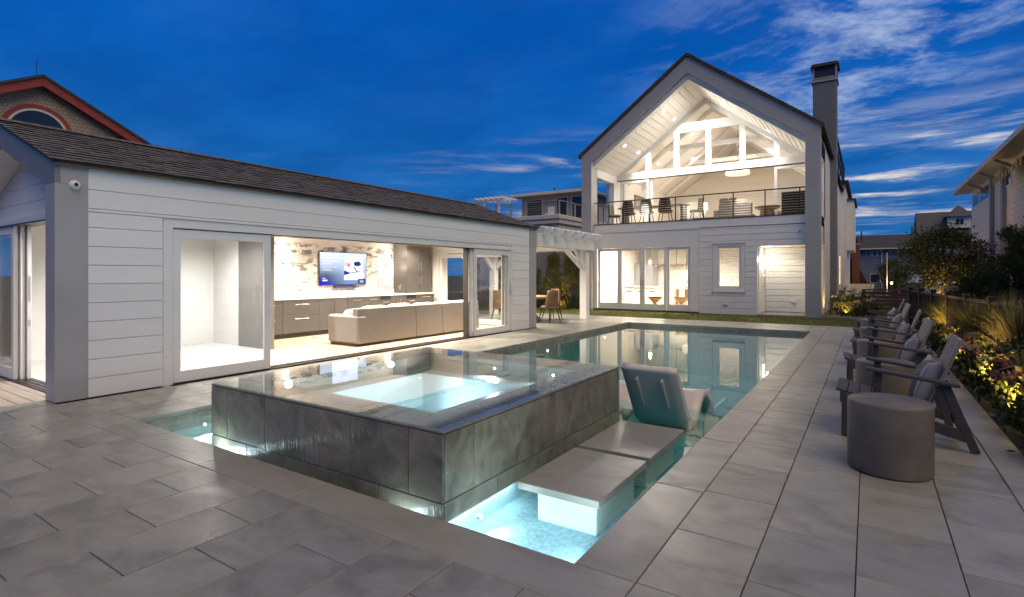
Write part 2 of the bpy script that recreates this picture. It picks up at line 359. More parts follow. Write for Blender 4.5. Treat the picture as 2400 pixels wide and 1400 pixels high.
# ================================================================== SETTING
PX0, PX1, PY0, PY1 = -5.913, -1.198, 2.362, 15.20      # pool opening
WZ = -0.10                                              # water level
def sheet_with_hole(name, m, X0, X1, Y0, Y1, z, hx0, hx1, hy0, hy1):
    b = MB()
    xs = [X0, hx0, hx1, X1]; ys = [Y0, hy0, hy1, Y1]
    for i in range(3):
        for j in range(3):
            if i == 1 and j == 1: continue
            b.quad((xs[i],ys[j],z),(xs[i+1],ys[j],z),(xs[i+1],ys[j+1],z),(xs[i],ys[j+1],z))
    return b.build(name, m, org=(0,0,z))
gb = MB(); _xs = [-700, PX0-.05, PX1+.05, 700]; _ys = [(-300,-.10), (PY0-.05,-.10), (PY1+.05,-.10), (46,-.10), (56,-.72), (1200,-.72)]
for _i in range(3):
    for _j in range(5):
        if _i == 1 and _j == 1: continue
        (ya, za), (yb, zb) = _ys[_j], _ys[_j+1]
        gb.quad((_xs[_i],ya,za),(_xs[_i+1],ya,za),(_xs[_i+1],yb,zb),(_xs[_i],yb,zb))
g = gb.build('ground', m_ground, org=(0,0,-.10))
tag(g, 'dark bare ground running out to the far houses', 'ground', kind='structure')
patio = sheet_with_hole('patio', m_mortar, -13.0, 1.0, -2.0, 17.02, -.022, PX0, PX1, PY0, PY1)
tag(patio, 'grey stone paved patio around the pool', 'patio', kind='structure')

# --- pavers, coping
GAP = .005; PWX, PLY = .402, .628
XL = -.885
pav_me = box_mesh('paver', PWX-GAP, PLY-GAP, .04, m_paver, .003)
cands = []
def add_rect(x0, x1, y0, y1, m=None): cands.append((x0, x1, y0, y1, m))
cols = []
# columns right of the pool
for i, (a, b_) in enumerate(((-.885,-.468),(-.468,-.051),(-.051,.368),(.368,.768))): cols.append((a, b_, (2.366 if i % 2 == 0 else 2.664), None))
# columns to the left
x = XL; k = 0
while x > -12.6:
    cols.append((x-PWX, x, (1.42 if k % 2 == 0 else 1.106), 'L')); x -= PWX; k += 1
def blocked(x0, x1, y0, y1):
    """parts of a column that must stay free: pool with its coping, pool house, deck"""
    out = []
    cxm = (x0+x1)/2
    return out
def free_spans(xm):
    sp = [(-1.2, 17.02)]
    def cut(a, b):
        nonlocal sp
        n = []
        for s, e in sp:
            if b <= s or a >= e: n.append((s, e)); continue
            if s < a: n.append((s, a))
            if e > b: n.append((b, e))
        sp = n
    if PX0-.314 < xm < XL: cut(2.048, 15.515)
    if xm < -7.40: cut(2.17 if xm > -7.66 else -9, 12.38)
    return sp
for (x0, x1, ph, kd) in cols:
    for (s, e) in free_spans((x0+x1)/2):
        y = ph - PLY*8
        while y < e:
            a, b_ = max(y, s), min(y+PLY, e)
            if b_ - a > .03:
                xx0, xx1 = x0, x1
                if kd == 'L' and x0 < PX0-.314 < x1: xx1 = min(x1, x1)
                cands.append((xx0, xx1, a, b_))
            y += PLY
# split columns that straddle the coping edge / walls
fixed = []
for (x0, x1, a, b_, *_) in [c for c in cands]:
    if a >= 2.048-1e-6 and b_ <= 15.515+1e-6 and x1 > PX0-.314 and x0 < PX0-.314: x1 = PX0-.314
    if x0 < -7.40 < x1 and a >= 2.17-1e-6 and b_ <= 12.38+1e-6: x0 = -7.40
    if x0 < -7.66 < x1 and b_ <= 2.175: x0 = -7.66
    if x1 - x0 > .03: fixed.append((x0, x1, a, b_))
S_, C_ = math.sin(YAW), math.cos(YAW)
def proj(X, Y, Z=0):
    d = -X*S_ + Y*C_; l = X*C_ + Y*S_
    if d < .15: return None
    return (1200 + 1267.35*l/d, 644.19 + 1267.35*(1.4-Z)/d, d)
def in_view(x, y, z=0, m=60):
    p = proj(x, y, z); return p is not None and -m < p[0] < 2400+m and -m < p[1] < 1400+m
scored = []
for r in fixed:
    x0, x1, a, b_ = r
    if not any(in_view(X, Y) for X in (x0, x1) for Y in (a, b_)): continue
    d = proj((x0+x1)/2, (a+b_)/2)
    scored.append(((x1-x0)*(b_-a)/max(d[2], .3)**3 if d else 0, r))
scored.sort(reverse=True)
rest = MB(); npav = 0
for i, (_, (x0, x1, a, b_)) in enumerate(scored):
    w, l = x1-x0, b_-a
    dz = random.uniform(-.0012, .0008)
    if i < 300:
        me = pav_me if abs(w-PWX) < 1e-4 and abs(l-PLY) < 1e-4 else box_mesh('paver', w-GAP, l-GAP, .04, m_paver, .003)
        piece('paver', me, patio, ((x0+x1)/2, (a+b_)/2, dz)); npav += 1
    else:
        rest.box(x0+GAP/2, x1-GAP/2, a+GAP/2, b_-GAP/2, -.035, dz)
if rest.v: rest.build('far_pavers', m_paver, patio, kind='stuff')
def coping(x0, x1, y0, y1): piece('coping_stone', box_mesh('coping_stone', x1-x0-GAP, y1-y0-GAP, .045, m_coping, .004), patio, ((x0+x1)/2, (y0+y1)/2, random.uniform(-.0006, .0006)))
xs = [PX0-.314, -5.2, -4.13, -3.06, -2.0, XL]
for a, b_ in zip(xs[:-1], xs[1:]): coping(a, b_, 2.048, PY0)
ys = [PY0, 3.58, 4.78, 5.98, 7.18, 8.38, 9.58, 10.78, 11.98, 13.18, 14.38, PY1]
for a, b_ in zip(ys[:-1], ys[1:]): coping(PX1, XL, a, b_); coping(PX0-.314, PX0, a, b_)
xs = [PX0-.314, -5.0, -3.8, -2.6, -1.6, XL]
for a, b_ in zip(xs[:-1], xs[1:]): coping(a, b_, PY1, 15.515)
# kerb stones along the planting bed
y = -1.0
while y < 17.0:
    piece('kerb_stone', box_mesh('kerb_stone', .235-GAP, 1.22-GAP, .06, m_coping, .005), patio, (.768+.1185, y+.61, .002)); y += 1.22

# --- pool basin
basin = MB()
Z1, Z2, Z3 = -.285, -.28, -1.35
b = basin
sf_ = MB().quad((PX0,PY0,Z1),(PX1,PY0,Z1),(PX1,3.9,Z1),(PX0,3.9,Z1)); b.quad((PX0,3.9,Z1),(PX1,3.9,Z1),(PX1,5.6,Z1),(PX0,5.6,Z1))
b.quad((PX0,5.6,Z1),(PX1,5.6,Z1),(PX1,5.6,Z2),(PX0,5.6,Z2))
b.quad((PX0,5.6,Z2),(PX1,5.6,Z2),(PX1,9.0,Z2),(PX0,9.0,Z2))
b.quad((PX0,9.0,Z2),(PX1,9.0,Z2),(PX1,9.0,Z3),(PX0,9.0,Z3))
b.quad((PX0,9.0,Z3),(PX1,9.0,Z3),(PX1,PY1,Z3),(PX0,PY1,Z3))
zt = -.045
b.quad((PX0,PY0,Z3),(PX0,PY1,Z3),(PX0,PY1,zt),(PX0,PY0,zt)); b.quad((PX1,PY0,Z3),(PX1,PY1,Z3),(PX1,PY1,zt),(PX1,PY0,zt))
b.quad((PX0,PY0,Z3),(PX1,PY0,Z3),(PX1,PY0,zt),(PX0,PY0,zt)); b.quad((PX0,PY1,Z3),(PX1,PY1,Z3),(PX1,PY1,zt),(PX0,PY1,zt))
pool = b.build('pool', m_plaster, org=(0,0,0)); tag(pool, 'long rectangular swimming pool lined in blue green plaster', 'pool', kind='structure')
sf_.build('shelf_floor', mat('lit_shelf_plaster', (.40,.62,.72), .7, var=.30, scale=34, bump=.3, bscale=50), pool)  # pool-light brightness put into a paler floor colour on the near strip
# waterline tiles
def tile_run(fixed, axis, a0, a1, n, sgn):
    for i in range(n):
        s, e = a0 + (a1-a0)*i/n + .002, a0 + (a1-a0)*(i+1)/n - .002
        if axis == 'x': box('waterline_tile', m_spatile, pool, s, e, fixed, fixed+sgn*.012, -.20, -.047)
        else: box('waterline_tile', m_spatile, pool, fixed, fixed+sgn*.012, s, e, -.20, -.047)
tile_run(PY1, 'x', PX0+.014, PX1-.014, 9, -1); tile_run(PY0, 'x', PX0+.014, PX1-.014, 9, 1)
tile_run(PX0, 'y', PY0+.001, PY1-.001, 24, 1); tile_run(PX1, 'y', PY0+.001, PY1-.001, 24, -1)
m_palestrip = mat('pale_strip', (.45,.75,.76), .4, var=.1)
for (mx_, my_) in ((-1.95, 6.75), (-1.62, 7.35), (-1.95, 7.9), (-2.45, 7.5)):  # short pale strips lying on the ledge floor
    box('ledge_strip', m_palestrip, pool, mx_-.02, mx_+.02, my_-.35, my_+.35, Z2+.002, Z2+.012)
m_poolwater = thin('pool_water', (.76,.94,.95), 1.40, rough=.018, bump=.08, bscale=2.6, stretch=(1,1,1), bdist=.012, boost=1.3)
w = MB().quad((PX0+.013,PY0+.013,WZ),(PX1-.013,PY0+.013,WZ),(PX1-.013,PY1-.013,WZ),(PX0+.013,PY1-.013,WZ)).build('pool_water', m_poolwater, org=(0,0,WZ))
tag(w, 'still teal water surface of the pool mirroring the lit house', 'water', kind='structure')

LIGHTS = []
def lamp(kind, loc, energy, col=(1,.86,.68), radius=.05, parent=None, spot=None, blend=.5, aim=None, size=None, size_y=None):
    d = bpy.data.lights.new('light', kind); d.energy = energy; d.color = col
    if kind in ('POINT','SPOT'): d.shadow_soft_size = radius
    if kind == 'SPOT': d.spot_size = R(spot); d.spot_blend = blend
    if kind == 'AREA':
        d.size = size
        if size_y: d.shape = 'RECTANGLE'; d.size_y = size_y
    o = bpy.data.objects.new('light', d); C.objects.link(o)
    if parent is not None: o.parent = parent; o.location = Vector(loc) - WLOC[parent]
    else: o.location = loc
    if aim is not None: o.rotation_euler = (-(Vector(aim)-Vector(loc))).to_track_quat('Z', 'Y').to_euler()
    return o
m_ledglow = emat('led_lens', (.80,.97,1.0), 14)
CY = (.90, .97, 1.0)
def pool_light(parent, loc, nrm, energy, r=.028, spot=None):
    n = Vector(nrm); p = Vector(loc)
    MB().cyl(p - n*.012, p + n*.012, r*1.5, n=16).build('light_ring', m_steel, parent)
    MB().cyl(p + n*.008, p + n*.018, r, n=16).build('light_lens', m_ledglow, parent)
    lamp('SPOT', p + n*.05, energy, CY, .04, parent, 160, .6, p + n*2)
for yy in (10.35, 13.42): pool_light(pool, (PX0+.012, yy, -.27), (1,0,0), 75)
# strong lights low round the shelf beside the spa
pool_light(pool, (-1.215, 2.80, -.19), (-1,.1,.5), 13, .013)
pool_light(pool, (-1.72, PY0+.014, -.19), (0,1,-.05), 14, .013)
pool_light(pool, (-2.136, 2.85, -.19), (1,.1,-.05), 6, .013)
# near trough: lights at both ends of the spa wall
pool_light(pool, (-2.45, PY0+.014, -.20), (0,.6,.8), 3, .013)
pool_light(pool, (-4.60, PY0+.014, -.20), (0,.6,.8), 14, .013)
pool_light(pool, (PX0+.014, 3.0, -.19), (1,-.1,0), 18, .013)
pool_light(pool, (-4.815, 3.2, -.19), (-1,0,0), 16, .013)

# --- spa
SX0, SX1, SY0, SY1, SZ = -4.80, -2.15, 2.50, 5.275, .46
spa = thing('spa', 'raised square spa clad in wet grey stone with an overflowing rim', 'spa', (-3.475, 3.89, -.6))
core = MB()
rw = .30; t = .03
ix0, ix1, iy0, iy1 = SX0+rw, SX1-rw, SY0+rw, SY1-rw
BZ = .27; FZ = -.25; wx0, wx1, wy0, wy1 = -4.28, -2.98, 3.36, 4.62
def ring(b, X0, X1, Y0, Y1, x0, x1, y0, y1, z):
    for q in (((X0,Y0),(X1,Y0),(x1,y0),(x0,y0)), ((X1,Y0),(X1,Y1),(x1,y1),(x1,y0)), ((X1,Y1),(X0,Y1),(x0,y1),(x1,y1)), ((X0,Y1),(X0,Y0),(x0,y0),(x0,y1))):
        b.quad(*[(p[0],p[1],z) for p in q])
def wallring(b, x0, x1, y0, y1, z0, z1):
    P = ((x0,y0),(x1,y0),(x1,y1),(x0,y1))
    for i in range(4):
        a, c = P[i], P[(i+1) % 4]; b.quad((*a,z0),(*c,z0),(*c,z1),(*a,z1))
m_benchtile = mat('spa_bench_tile', (.30,.37,.36), .35, var=.08, scale=10)
bench = MB(); ring(bench, ix0, ix1, iy0, iy1, wx0, wx1, wy0, wy1, BZ); wallring(bench, ix0, ix1, iy0, iy1, BZ, .425); bench.build('bench', m_benchtile, spa)
well = MB(); wallring(well, wx0, wx1, wy0, wy1, FZ, BZ); well.quad((wx0,wy0,FZ),(wx1,wy0,FZ),(wx1,wy1,FZ),(wx0,wy1,FZ)); well.build('footwell', m_basinw, spa)
cw = MB(); wallring(cw, SX0+.014, SX1-.014, SY0+.014, SY1-.014, -.115, .40); cw.build('core_wall', m_mortar, spa)
pl2 = MB(); wallring(pl2, SX0+.06, SX1-.06, SY0+.06, SY1-.06, Z1, -.115); ring(pl2, SX0, SX1, SY0, SY1, SX0+.06, SX1-.06, SY0+.06, SY1-.06, -.1155); pl2.build('plinth', m_basinw, spa)
m_strip = emat('led_strip_glow', (.86,.97,1.0), 26)
box('led_strip', m_strip, spa, SX1-.045, SX1-.025, SY0+.08, 3.35, -.126, -.118); box('led_strip', m_strip, spa, SX0+.025, SX0+.045, SY0+.08, 4.0, -.126, -.118)
def tiles(face, edges, z0, z1):
    for a, c in zip(edges[:-1], edges[1:]):
        g_ = .0035
        if face == 'y0': box('tile', m_spatile, spa, a+g_, c-g_, SY0, SY0+.012, z0+.002, z1-.002, .0012)
        if face == 'y1': box('tile', m_spatile, spa, a+g_, c-g_, SY1-.012, SY1, z0+.002, z1-.002)
        if face == 'x0': box('tile', m_spatile, spa, SX0, SX0+.012, a+g_, c-g_, z0+.002, z1-.002)
        if face == 'x1': box('tile', m_spatile, spa, SX1-.012, SX1, a+g_, c-g_, z0+.002, z1-.002, .0012)
ex = [SX0, -4.546, -4.001, -3.486, -2.983, -2.438, SX1]; ex2 = [SX0, -4.25, -3.745, -3.23, -2.72, SX1]
ey = [SY0+.013, 2.812, 3.369, 3.905, 4.424, 4.95, SY1-.013]; ey2 = [SY0+.013, 3.08, 3.62, 4.15, 4.68, SY1-.013]
for z0, z1, EX, EY in ((.012, .428, ex, ey), (-.115, .008, ex2, ey2)):
    tiles('y0', EX, z0, z1); tiles('y1', EX, z0, z1); tiles('x0', EY, z0, z1); tiles('x1', EY, z0, z1)
# rim stones just under the sheet of water
for (x0, x1, y0, y1) in ((SX0, SX1, SY0, iy0), (SX0, SX1, iy1, SY1), (SX0, ix0, iy0, iy1), (ix1, SX1, iy0, iy1)):
    n = 3 if x1-x0 > 1 else 1; mth = 3 if n == 1 else 1
    for i in range(n):
        for j in range(mth):
            box('rim_stone', m_rim, spa, x0+(x1-x0)*i/n+.001, x0+(x1-x0)*(i+1)/n-.001, y0+(y1-y0)*j/mth+.001, y0+(y1-y0)*(j+1)/mth-.001, .431, SZ-.012, .004)
for (l, nn) in (((-3.0, 3.99, .02), (-1,0,0)), ((-4.26, 3.99, .02), (1,0,0))): pool_light(spa, l, nn, 46)
for (l, nn) in (((-3.5, iy1-.01, .35), (0,-1,0)), ((-2.75, iy1-.01, .35), (0,-1,0))): pool_light(spa, l, nn, 26, .013)
m_spawater = thin('spa_water', (.88,.97,.98), 1.40, rough=.006, bump=.05, bscale=2.2, stretch=(1,1,1), bdist=.01, boost=1.4)
sw = MB()
e_ = .003
sw.quad((SX0-e_,SY0-e_,SZ),(SX1+e_,SY0-e_,SZ),(SX1+e_,SY1+e_,SZ),(SX0-e_,SY1+e_,SZ))
sw = sw.build('spa_water', m_spawater, org=(0,0,SZ)); tag(sw, 'sheet of spa water flush with the stone rim reflecting the television', 'water', kind='structure')
m_film = thin('water_film', (.95,.97,.96), 1.33, rough=.12, bump=.5, bscale=9, stretch=(6,6,.5), boost=.75, bdist=.02)
fl = MB()
fl.quad((SX0-e_,SY0-e_,WZ),(SX1+e_,SY0-e_,WZ),(SX1+e_,SY0-e_,SZ-.004),(SX0-e_,SY0-e_,SZ-.004))
fl.quad((SX1+e_,SY0-e_,WZ),(SX1+e_,SY1+e_,WZ),(SX1+e_,SY1+e_,SZ-.004),(SX1+e_,SY0-e_,SZ-.004))
fl = fl.build('overflow_film', m_film, org=(0,0,0)); tag(fl, 'thin film of water running down the spa walls', 'water', kind='structure')

# --- stepping pads
m_padbase = mat('pad_base_plaster', (.66,.74,.74), .6, var=.05)
def pad(y0, y1, lab):
    o = thing('stepping_pad', lab, 'stepping pad', (-1.69, (y0+y1)/2, Z1), 'stepping pads beside the spa')
    box('slab', m_coping, o, -1.99, -1.39, y0, y1, -.05, .0, .004)
    box('base', m_padbase, o, -1.90, -1.46, y0+.12, y1-.08, Z1, -.051, .006)
    return o
pad(3.08, 3.95, 'square grey stepping pad nearest the pool corner, on a glowing white base')
pad(4.02, 4.93, 'square grey stepping pad beside the white lounger, farther from the corner')

# --- lawn
lawn = MB().quad((-16,17.03,-.015),(.75,17.03,-.015),(.75,46,-.015),(-16,46,-.015)).build('lawn', m_lawnbase, org=(-6,18.5,-.015))
tag(lawn, 'strip of mown lawn between the patio and the gabled house', 'lawn', kind='structure')
def blades(n, X0, X1, Y0, Y1, z, h, wd, lean=.35):
    p = np.stack([RNG.uniform(X0, X1, n), RNG.uniform(Y0, Y1, n), np.full(n, z)], 1)
    a = RNG.uniform(0, 2*np.pi, n); hh = h*RNG.uniform(.55, 1.2, n); s = np.stack([np.cos(a), np.sin(a), np.zeros(n)], 1)*(wd*.5)
    ln = np.stack([RNG.normal(0, lean, n)*hh, RNG.normal(0, lean, n)*hh, hh], 1)
    return np.stack([p-s, p+s, p+ln], 1).reshape(-1, 3)
gr = fast_mesh('lawn_grass', np.concatenate([blades(34000, -13, .74, 17.05, 20.0, -.015, .045, .012), blades(4000, -15.5, -9.9, 20, 26, -.015, .05, .015)]), None, m_grass, org=(-6,18.5,-.015), n=3)
tag(gr, 'short mown grass in front of the gabled house', 'grass', kind='stuff')
bed = MB().quad((1.002,-2,-.03),(2.9,-2,-.03),(1.0,30,-.03),(.752,30,-.03))
bed = MB().add([(1.003,-2,-.035),(5,-2,-.035),(5,40,-.035),(.76,40,-.035),(.76,17.03,-.035),(1.003,17.03,-.035)], [(0,1,2,3,4,5)]).build('planting_bed', m_soil, org=(1.5,8,-.035))
tag(bed, 'dark mulched planting bed behind the row of chairs', 'planting bed', kind='structure')
# plank deck at the gable end of the pool house
deck = box('deck', m_mortar, None, -12.4, -7.662, -1.5, 2.52, -.06, -.03); tag(deck, 'plank deck at the gable end of the pool house', 'deck', kind='structure')
y = 2.50
while y > -.6:
    box('board', m_deckb, deck, -12.35, -7.666, y-.137, y, -.03, random.uniform(-.002, .001), .003); y -= .142
# ================================================================== POOL HOUSE
WX = -7.402; NY, FY = 2.17, 12.38; EZ = 2.60; BX = -11.45; RX = -9.38
SL = .364; RZ = 2.62 + SL*(WX-RX)
ph = thing('pool_house', 'long low white pool house with shake roof and open sliding doors', 'pool house', (-9.4, 7.3, 0))
# shell
OY0, OY1, OZ = 3.367, 11.165, 2.0           # the whole door opening
def wbox(*a, n='wall', m=m_white, **k): return box(n, m, ph, *a, **k)
wbox(WX-.16, WX-.02, NY+.304, 3.30, 0, EZ); wbox(WX-.16, WX-.02, 11.20, FY-.02, 0, EZ); wbox(WX-.16, WX-.021, 3.30, 11.20, OZ+.06, EZ)
wbox(BX, BX+.12, NY+.35, FY, 0, 2.50, n='back_wall', m=m_intwhite)
def siding_x(parent, X, y0, y1, z0, z1, pitch=.2156, t=.018, m=m_siding, sgn=1):
    """horizontal boards on a wall facing +X (sgn=1)"""
    z = 0
    while z < z1 - .01:
        a, b_ = max(z, z0), min(z+pitch, z1)
        if b_-a > .02: box('siding_board', m, parent, X, X - sgn*t, y0, y1, a+.003, b_-.003, .002)
        z += pitch
def siding_y(parent, Y, x0, x1, z0, z1, pitch=.2156, t=.030, m=m_siding, sgn=-1, gp=.007):
    z = math.floor(z0/pitch)*pitch
    while z < z1 - .01:
        a, b_ = max(z, z0), min(z+pitch, z1)
        if b_-a > .02: box('siding_board', m, parent, x0, x1, Y, Y - sgn*t, a+gp, b_-gp, .003)
        z += pitch
siding_x(ph, WX, NY+.306, 3.255, 0, 2.115); siding_x(ph, WX, 11.225, 12.045, 0, 2.115)
siding_x(ph, WX, NY+.306, 12.045, 2.117, EZ-.02)
wbox(WX, WX+.012, NY+.308, 12.045, EZ-.03, EZ+.02, n='frieze', m=m_trim)
# corner boards
box('corner_post', m_frame, ph, WX-.27, WX+.012, NY, NY+.302, 0, 2.405, .004)
box('corner_post', m_frame, ph, WX-.03, WX+.012, NY+.051, NY+.302, 2.4055, EZ+.01)
box('corner_post', m_frame, ph, WX-.27, WX+.012, 12.05, FY, 0, EZ+.01, .004)
# far gable wall with a glazed door in it
FWY = 12.24
wbox(BX+.12, -10.60, FWY-.12, FWY, 0, 2.5, m=m_intwhite); wbox(-8.2, WX-.16, FWY-.12, FWY, 0, 2.5, m=m_intwhite); wbox(-10.60, -8.2, FWY-.12, FWY, 2.02, 2.5, m=m_intwhite)
# casing round the big opening
box('door_casing', m_trim, ph, WX-.02, WX+.022, 3.257, 3.366, 0, 2.114, .003); box('door_casing', m_trim, ph, WX-.02, WX+.022, 11.166, 11.224, 0, 2.06, .003)
box('door_casing', m_trim, ph, WX-.02, WX+.022, 3.367, 9.83, 2.0, 2.113, .003); box('door_casing', m_trim, ph, WX-.02, WX+.020, 9.832, 11.30, 2.0, 2.065, .003)
box('drip_cap', m_trim, ph, WX, WX+.04, 3.24, 9.84, 2.1155, 2.128); 
box('door_track', m_track, ph, WX-.20, WX+.018, 3.367, 11.165, -.012, .012)
for k in range(3): box('track_rail', m_steel, ph, WX-.045-.055*k, WX-.05-.055*k, 3.37, 11.16, .012, .022)
box('head_track', m_track, ph, WX-.20, WX-.021, 3.367, 11.165, 1.985, 1.999)
def slider(parent, X, y0, y1, z0, z1, th=.04, st=.10, bot=.145, top=.11, name='sliding_door', handle=None):
    d = MB()
    d.box(X-th, X, y0, y0+st, z0, z1); d.box(X-th, X, y1-st, y1, z0, z1); d.box(X-th, X, y0+st, y1-st, z0, z0+bot); d.box(X-th, X, y0+st, y1-st, z1-top, z1)
    o = d.build(name, m_trim, parent, .003)
    box('pane', m_glass, o, X-th/2-.004, X-th/2+.004, y0+st-.004, y1-st+.004, z0+bot-.004, z1-top+.004)
    if handle: MB().tube([(X+.003,handle,.92),(X+.03,handle,.94),(X+.03,handle,1.16),(X+.003,handle,1.18)], .007, 6).build('door_handle', m_steel, o)
    return o
slider(ph, WX-.002, 3.369, 4.727, .014, 1.984)
slider(ph, WX-.002, 9.69, 11.163, .014, 1.984, handle=11.12)
slider(ph, WX-.054, 9.60, 11.10, .014, 1.984); slider(ph, WX-.106, 9.50, 11.05, .014, 1.984)
box('door_jamb', m_dark, ph, WX-.15, WX-.02, 9.47, 9.498, .012, 1.984)
# gable end (faces the deck): recessed wall, header, stacked door leaves
GY = 2.50
gsh = MB()
def rz(x, off=0): return RZ - SL*abs(x-RX) + off
gy = thing  # (alias unused)
def gable_board(z0, z1):
    # board clipped by the roof line
    def xr(z): return RX + max(0, (RZ-.32 - z)/SL), RX - max(0, (RZ-.32 - z)/SL)
    a1, a0 = xr(z0); b1, b0 = xr(z1)
    a1 = min(a1, WX-.02); b1 = min(b1, WX-.02); a0 = max(a0, BX); b0 = max(b0, BX)
    MB().prism([(a0,GY,z0+.003),(a1,GY,z0+.003),(b1,GY,z1-.003),(b0,GY,z1-.003)], (0,.02,0)).build('siding_board', m_siding, ph)
z = 2.16
while z < RZ-.34: gable_board(z, min(z+.2156, RZ-.33)); z += .2156
MB().prism([(BX,GY+.021,2.06),(WX-.02,GY+.021,2.06),(WX-.02,GY+.021,2.5),(RX,GY+.021,RZ-.1),(BX,GY+.021,2.5)], (0,.1,0)).build('wall', m_white, ph)
box('door_header', m_trim, ph, BX, WX-.03, GY-.14, GY+.1, 2.06, 2.155, .004)
box('door_track', m_track, ph, BX+.1, WX-.26, 2.30, 2.52, -.005, .012)
box('head_track', m_track, ph, BX+.1, WX-.26, 2.30, 2.52, 2.04, 2.058)
for k in range(3): box('track_rail', m_steel, ph, BX+.12, WX-.28, 2.345+.06*k, 2.352+.06*k, .012, .02)
def slider_y(parent, Y, x0, x1, z0, z1, th=.045, st=.10, bot=.145, top=.11):
    d = MB(); d.box(x0, x0+st, Y, Y+th, z0, z1); d.box(x1-st, x1, Y, Y+th, z0, z1); d.box(x0+st, x1-st, Y, Y+th, z0, z0+bot); d.box(x0+st, x1-st, Y, Y+th, z1-top, z1)
    o = d.build('sliding_door', m_trim, parent, .003)
    box('pane', m_glass, o, x0+st-.004, x1-st+.004, Y+th/2-.004, Y+th/2+.004, z0+bot-.004, z1-top+.004)
    return o
l1 = slider_y(ph, 2.33, -10.7, -9.40, .014, 2.05); slider_y(ph, 2.39, -10.6, -9.36, .014, 2.05); l3 = slider_y(ph, 2.45, -10.55, -9.33, .014, 2.05)
box('lock_plate', m_steel, l3, -9.332, -9.326, 2.462, 2.486, 1.05, 1.38); box('lock_plate', m_steel, l3, -9.332, -9.326, 2.462, 2.486, .72, .80)
# blind seen through the leaf
for i in range(9): box('blind_slat', mat('ochre_blind%d' % i, (.45,.30,.06), .7) if i == 0 else MATS['ochre_blind0'], l1, -10.55+.10*i, -10.47+.10*i, 2.50, 2.505, .2, 1.93)
# gable barge boards (front frame) and roof
for s in (1, -1):
    e = (WX+.012) if s == 1 else (BX-.02)
    MB().prism([(RX,NY,RZ+.02),(e,NY,rz(e)+.02),(e,NY,rz(e)-.26 if s == -1 else 2.406),(WX-.27 if s == 1 else e,NY,2.406 if s == 1 else rz(e)-.259),(RX,NY,RZ-.27)], (0,.05,0)).build('barge_board', m_barge, ph)
    MB().prism([(RX,NY+.05,RZ-.262),(WX-.25 if s == 1 else BX+.2,NY+.05,rz(WX-.25 if s == 1 else BX+.2)-.262),(WX-.25 if s == 1 else BX+.2,NY+.05,rz(WX-.25 if s == 1 else BX+.2)-.235),(RX,NY+.05,RZ-.235)], (0,.33,0)).build('soffit', m_white, ph)
roof = MB()
for s, e in ((1, WX+.05), (-1, BX-.1)):
    roof.prism([(RX,NY-.03,RZ+.022),(e,NY-.03,rz(e)+.022),(e,NY-.03,rz(e)+.05),(RX,NY-.03,RZ+.05)], (0,FY-NY+.06,0))
roof = roof.build('roof', m_roofdark, ph)
box('eave_edge', mat('cedar_edge', (.10,.07,.045), .8, var=.2), roof, WX+.035, WX+.055, NY-.03, FY+.03, rz(WX+.05)-.004, rz(WX+.05)+.02)
sh = MB(); ncrs = 13; slen = math.hypot(RX-WX-.06, RZ-rz(WX+.06)); ex_ = .165
ux = (RX-(WX+.07))/math.hypot(RX-WX-.07, RZ-rz(WX+.07)); uz = (RZ-rz(WX+.07))/math.hypot(RX-WX-.07, RZ-rz(WX+.07)); nx_, nz_ = -uz*-1, abs(ux)
for s in (1,):
    for k in range(ncrs):
        y = NY-.05 + random.uniform(-.1, 0)
        t0 = k*ex_
        while y < FY+.04:
            wd = random.uniform(.10, .24); j = random.uniform(-.006, .008); th = random.uniform(.010, .019)
            a = t0 + j; b_ = min(t0 + ex_*1.25, slen+.02)
            y0, y1 = max(y, NY-.05), min(y+wd-.004, FY+.05)
            if y1 > y0+.01:
                def P(t, h, yy): return (WX+.07 + ux*t + uz*h, yy, rz(WX+.07)+.052 + uz*t + abs(ux)*h)
                lo = .003
                sh.add([P(a,th+lo,y0),P(a,th+lo,y1),P(b_,lo,y1),P(b_,lo,y0),P(a,.0,y0),P(a,.0,y1)], [(0,1,2,3),(4,5,1,0),(4,0,3),(5,2,1)])
            y += wd
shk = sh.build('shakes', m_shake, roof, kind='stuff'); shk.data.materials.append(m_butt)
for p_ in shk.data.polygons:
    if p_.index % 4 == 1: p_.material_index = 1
# ridge cap pieces
for i in range(60):
    y0 = NY-.05 + i*.172
    MB().prism([(RX-.11,y0,RZ+.045),(RX,y0,RZ+.095),(RX+.11,y0,RZ+.045),(RX,y0,RZ+.065)], (0,.19,.0)).build('ridge_shake', m_shake, roof)
# --- interior
floor = box('floor', m_mortar, ph, BX+.12, WX-.2, 2.53, FWY, -.05, -.012)
x = WX-.205
while x > BX+.13:
    box('floor_board', m_maple, floor, max(x-.13, BX+.125), x-.002, 5.95, FWY-.12, -.012, 0); x -= .13
box('floor_slab', m_litfloor, floor, BX+.121, WX-.206, 2.53, 5.948, -.011, -.001)  # near zone coloured white to stand for the strong light falling there
CZ = 2.34
box('ceiling', m_ceil, ph, BX+.12, WX-.161, GY+.12, FWY-.12, CZ, CZ+.05)
WPX = -11.25
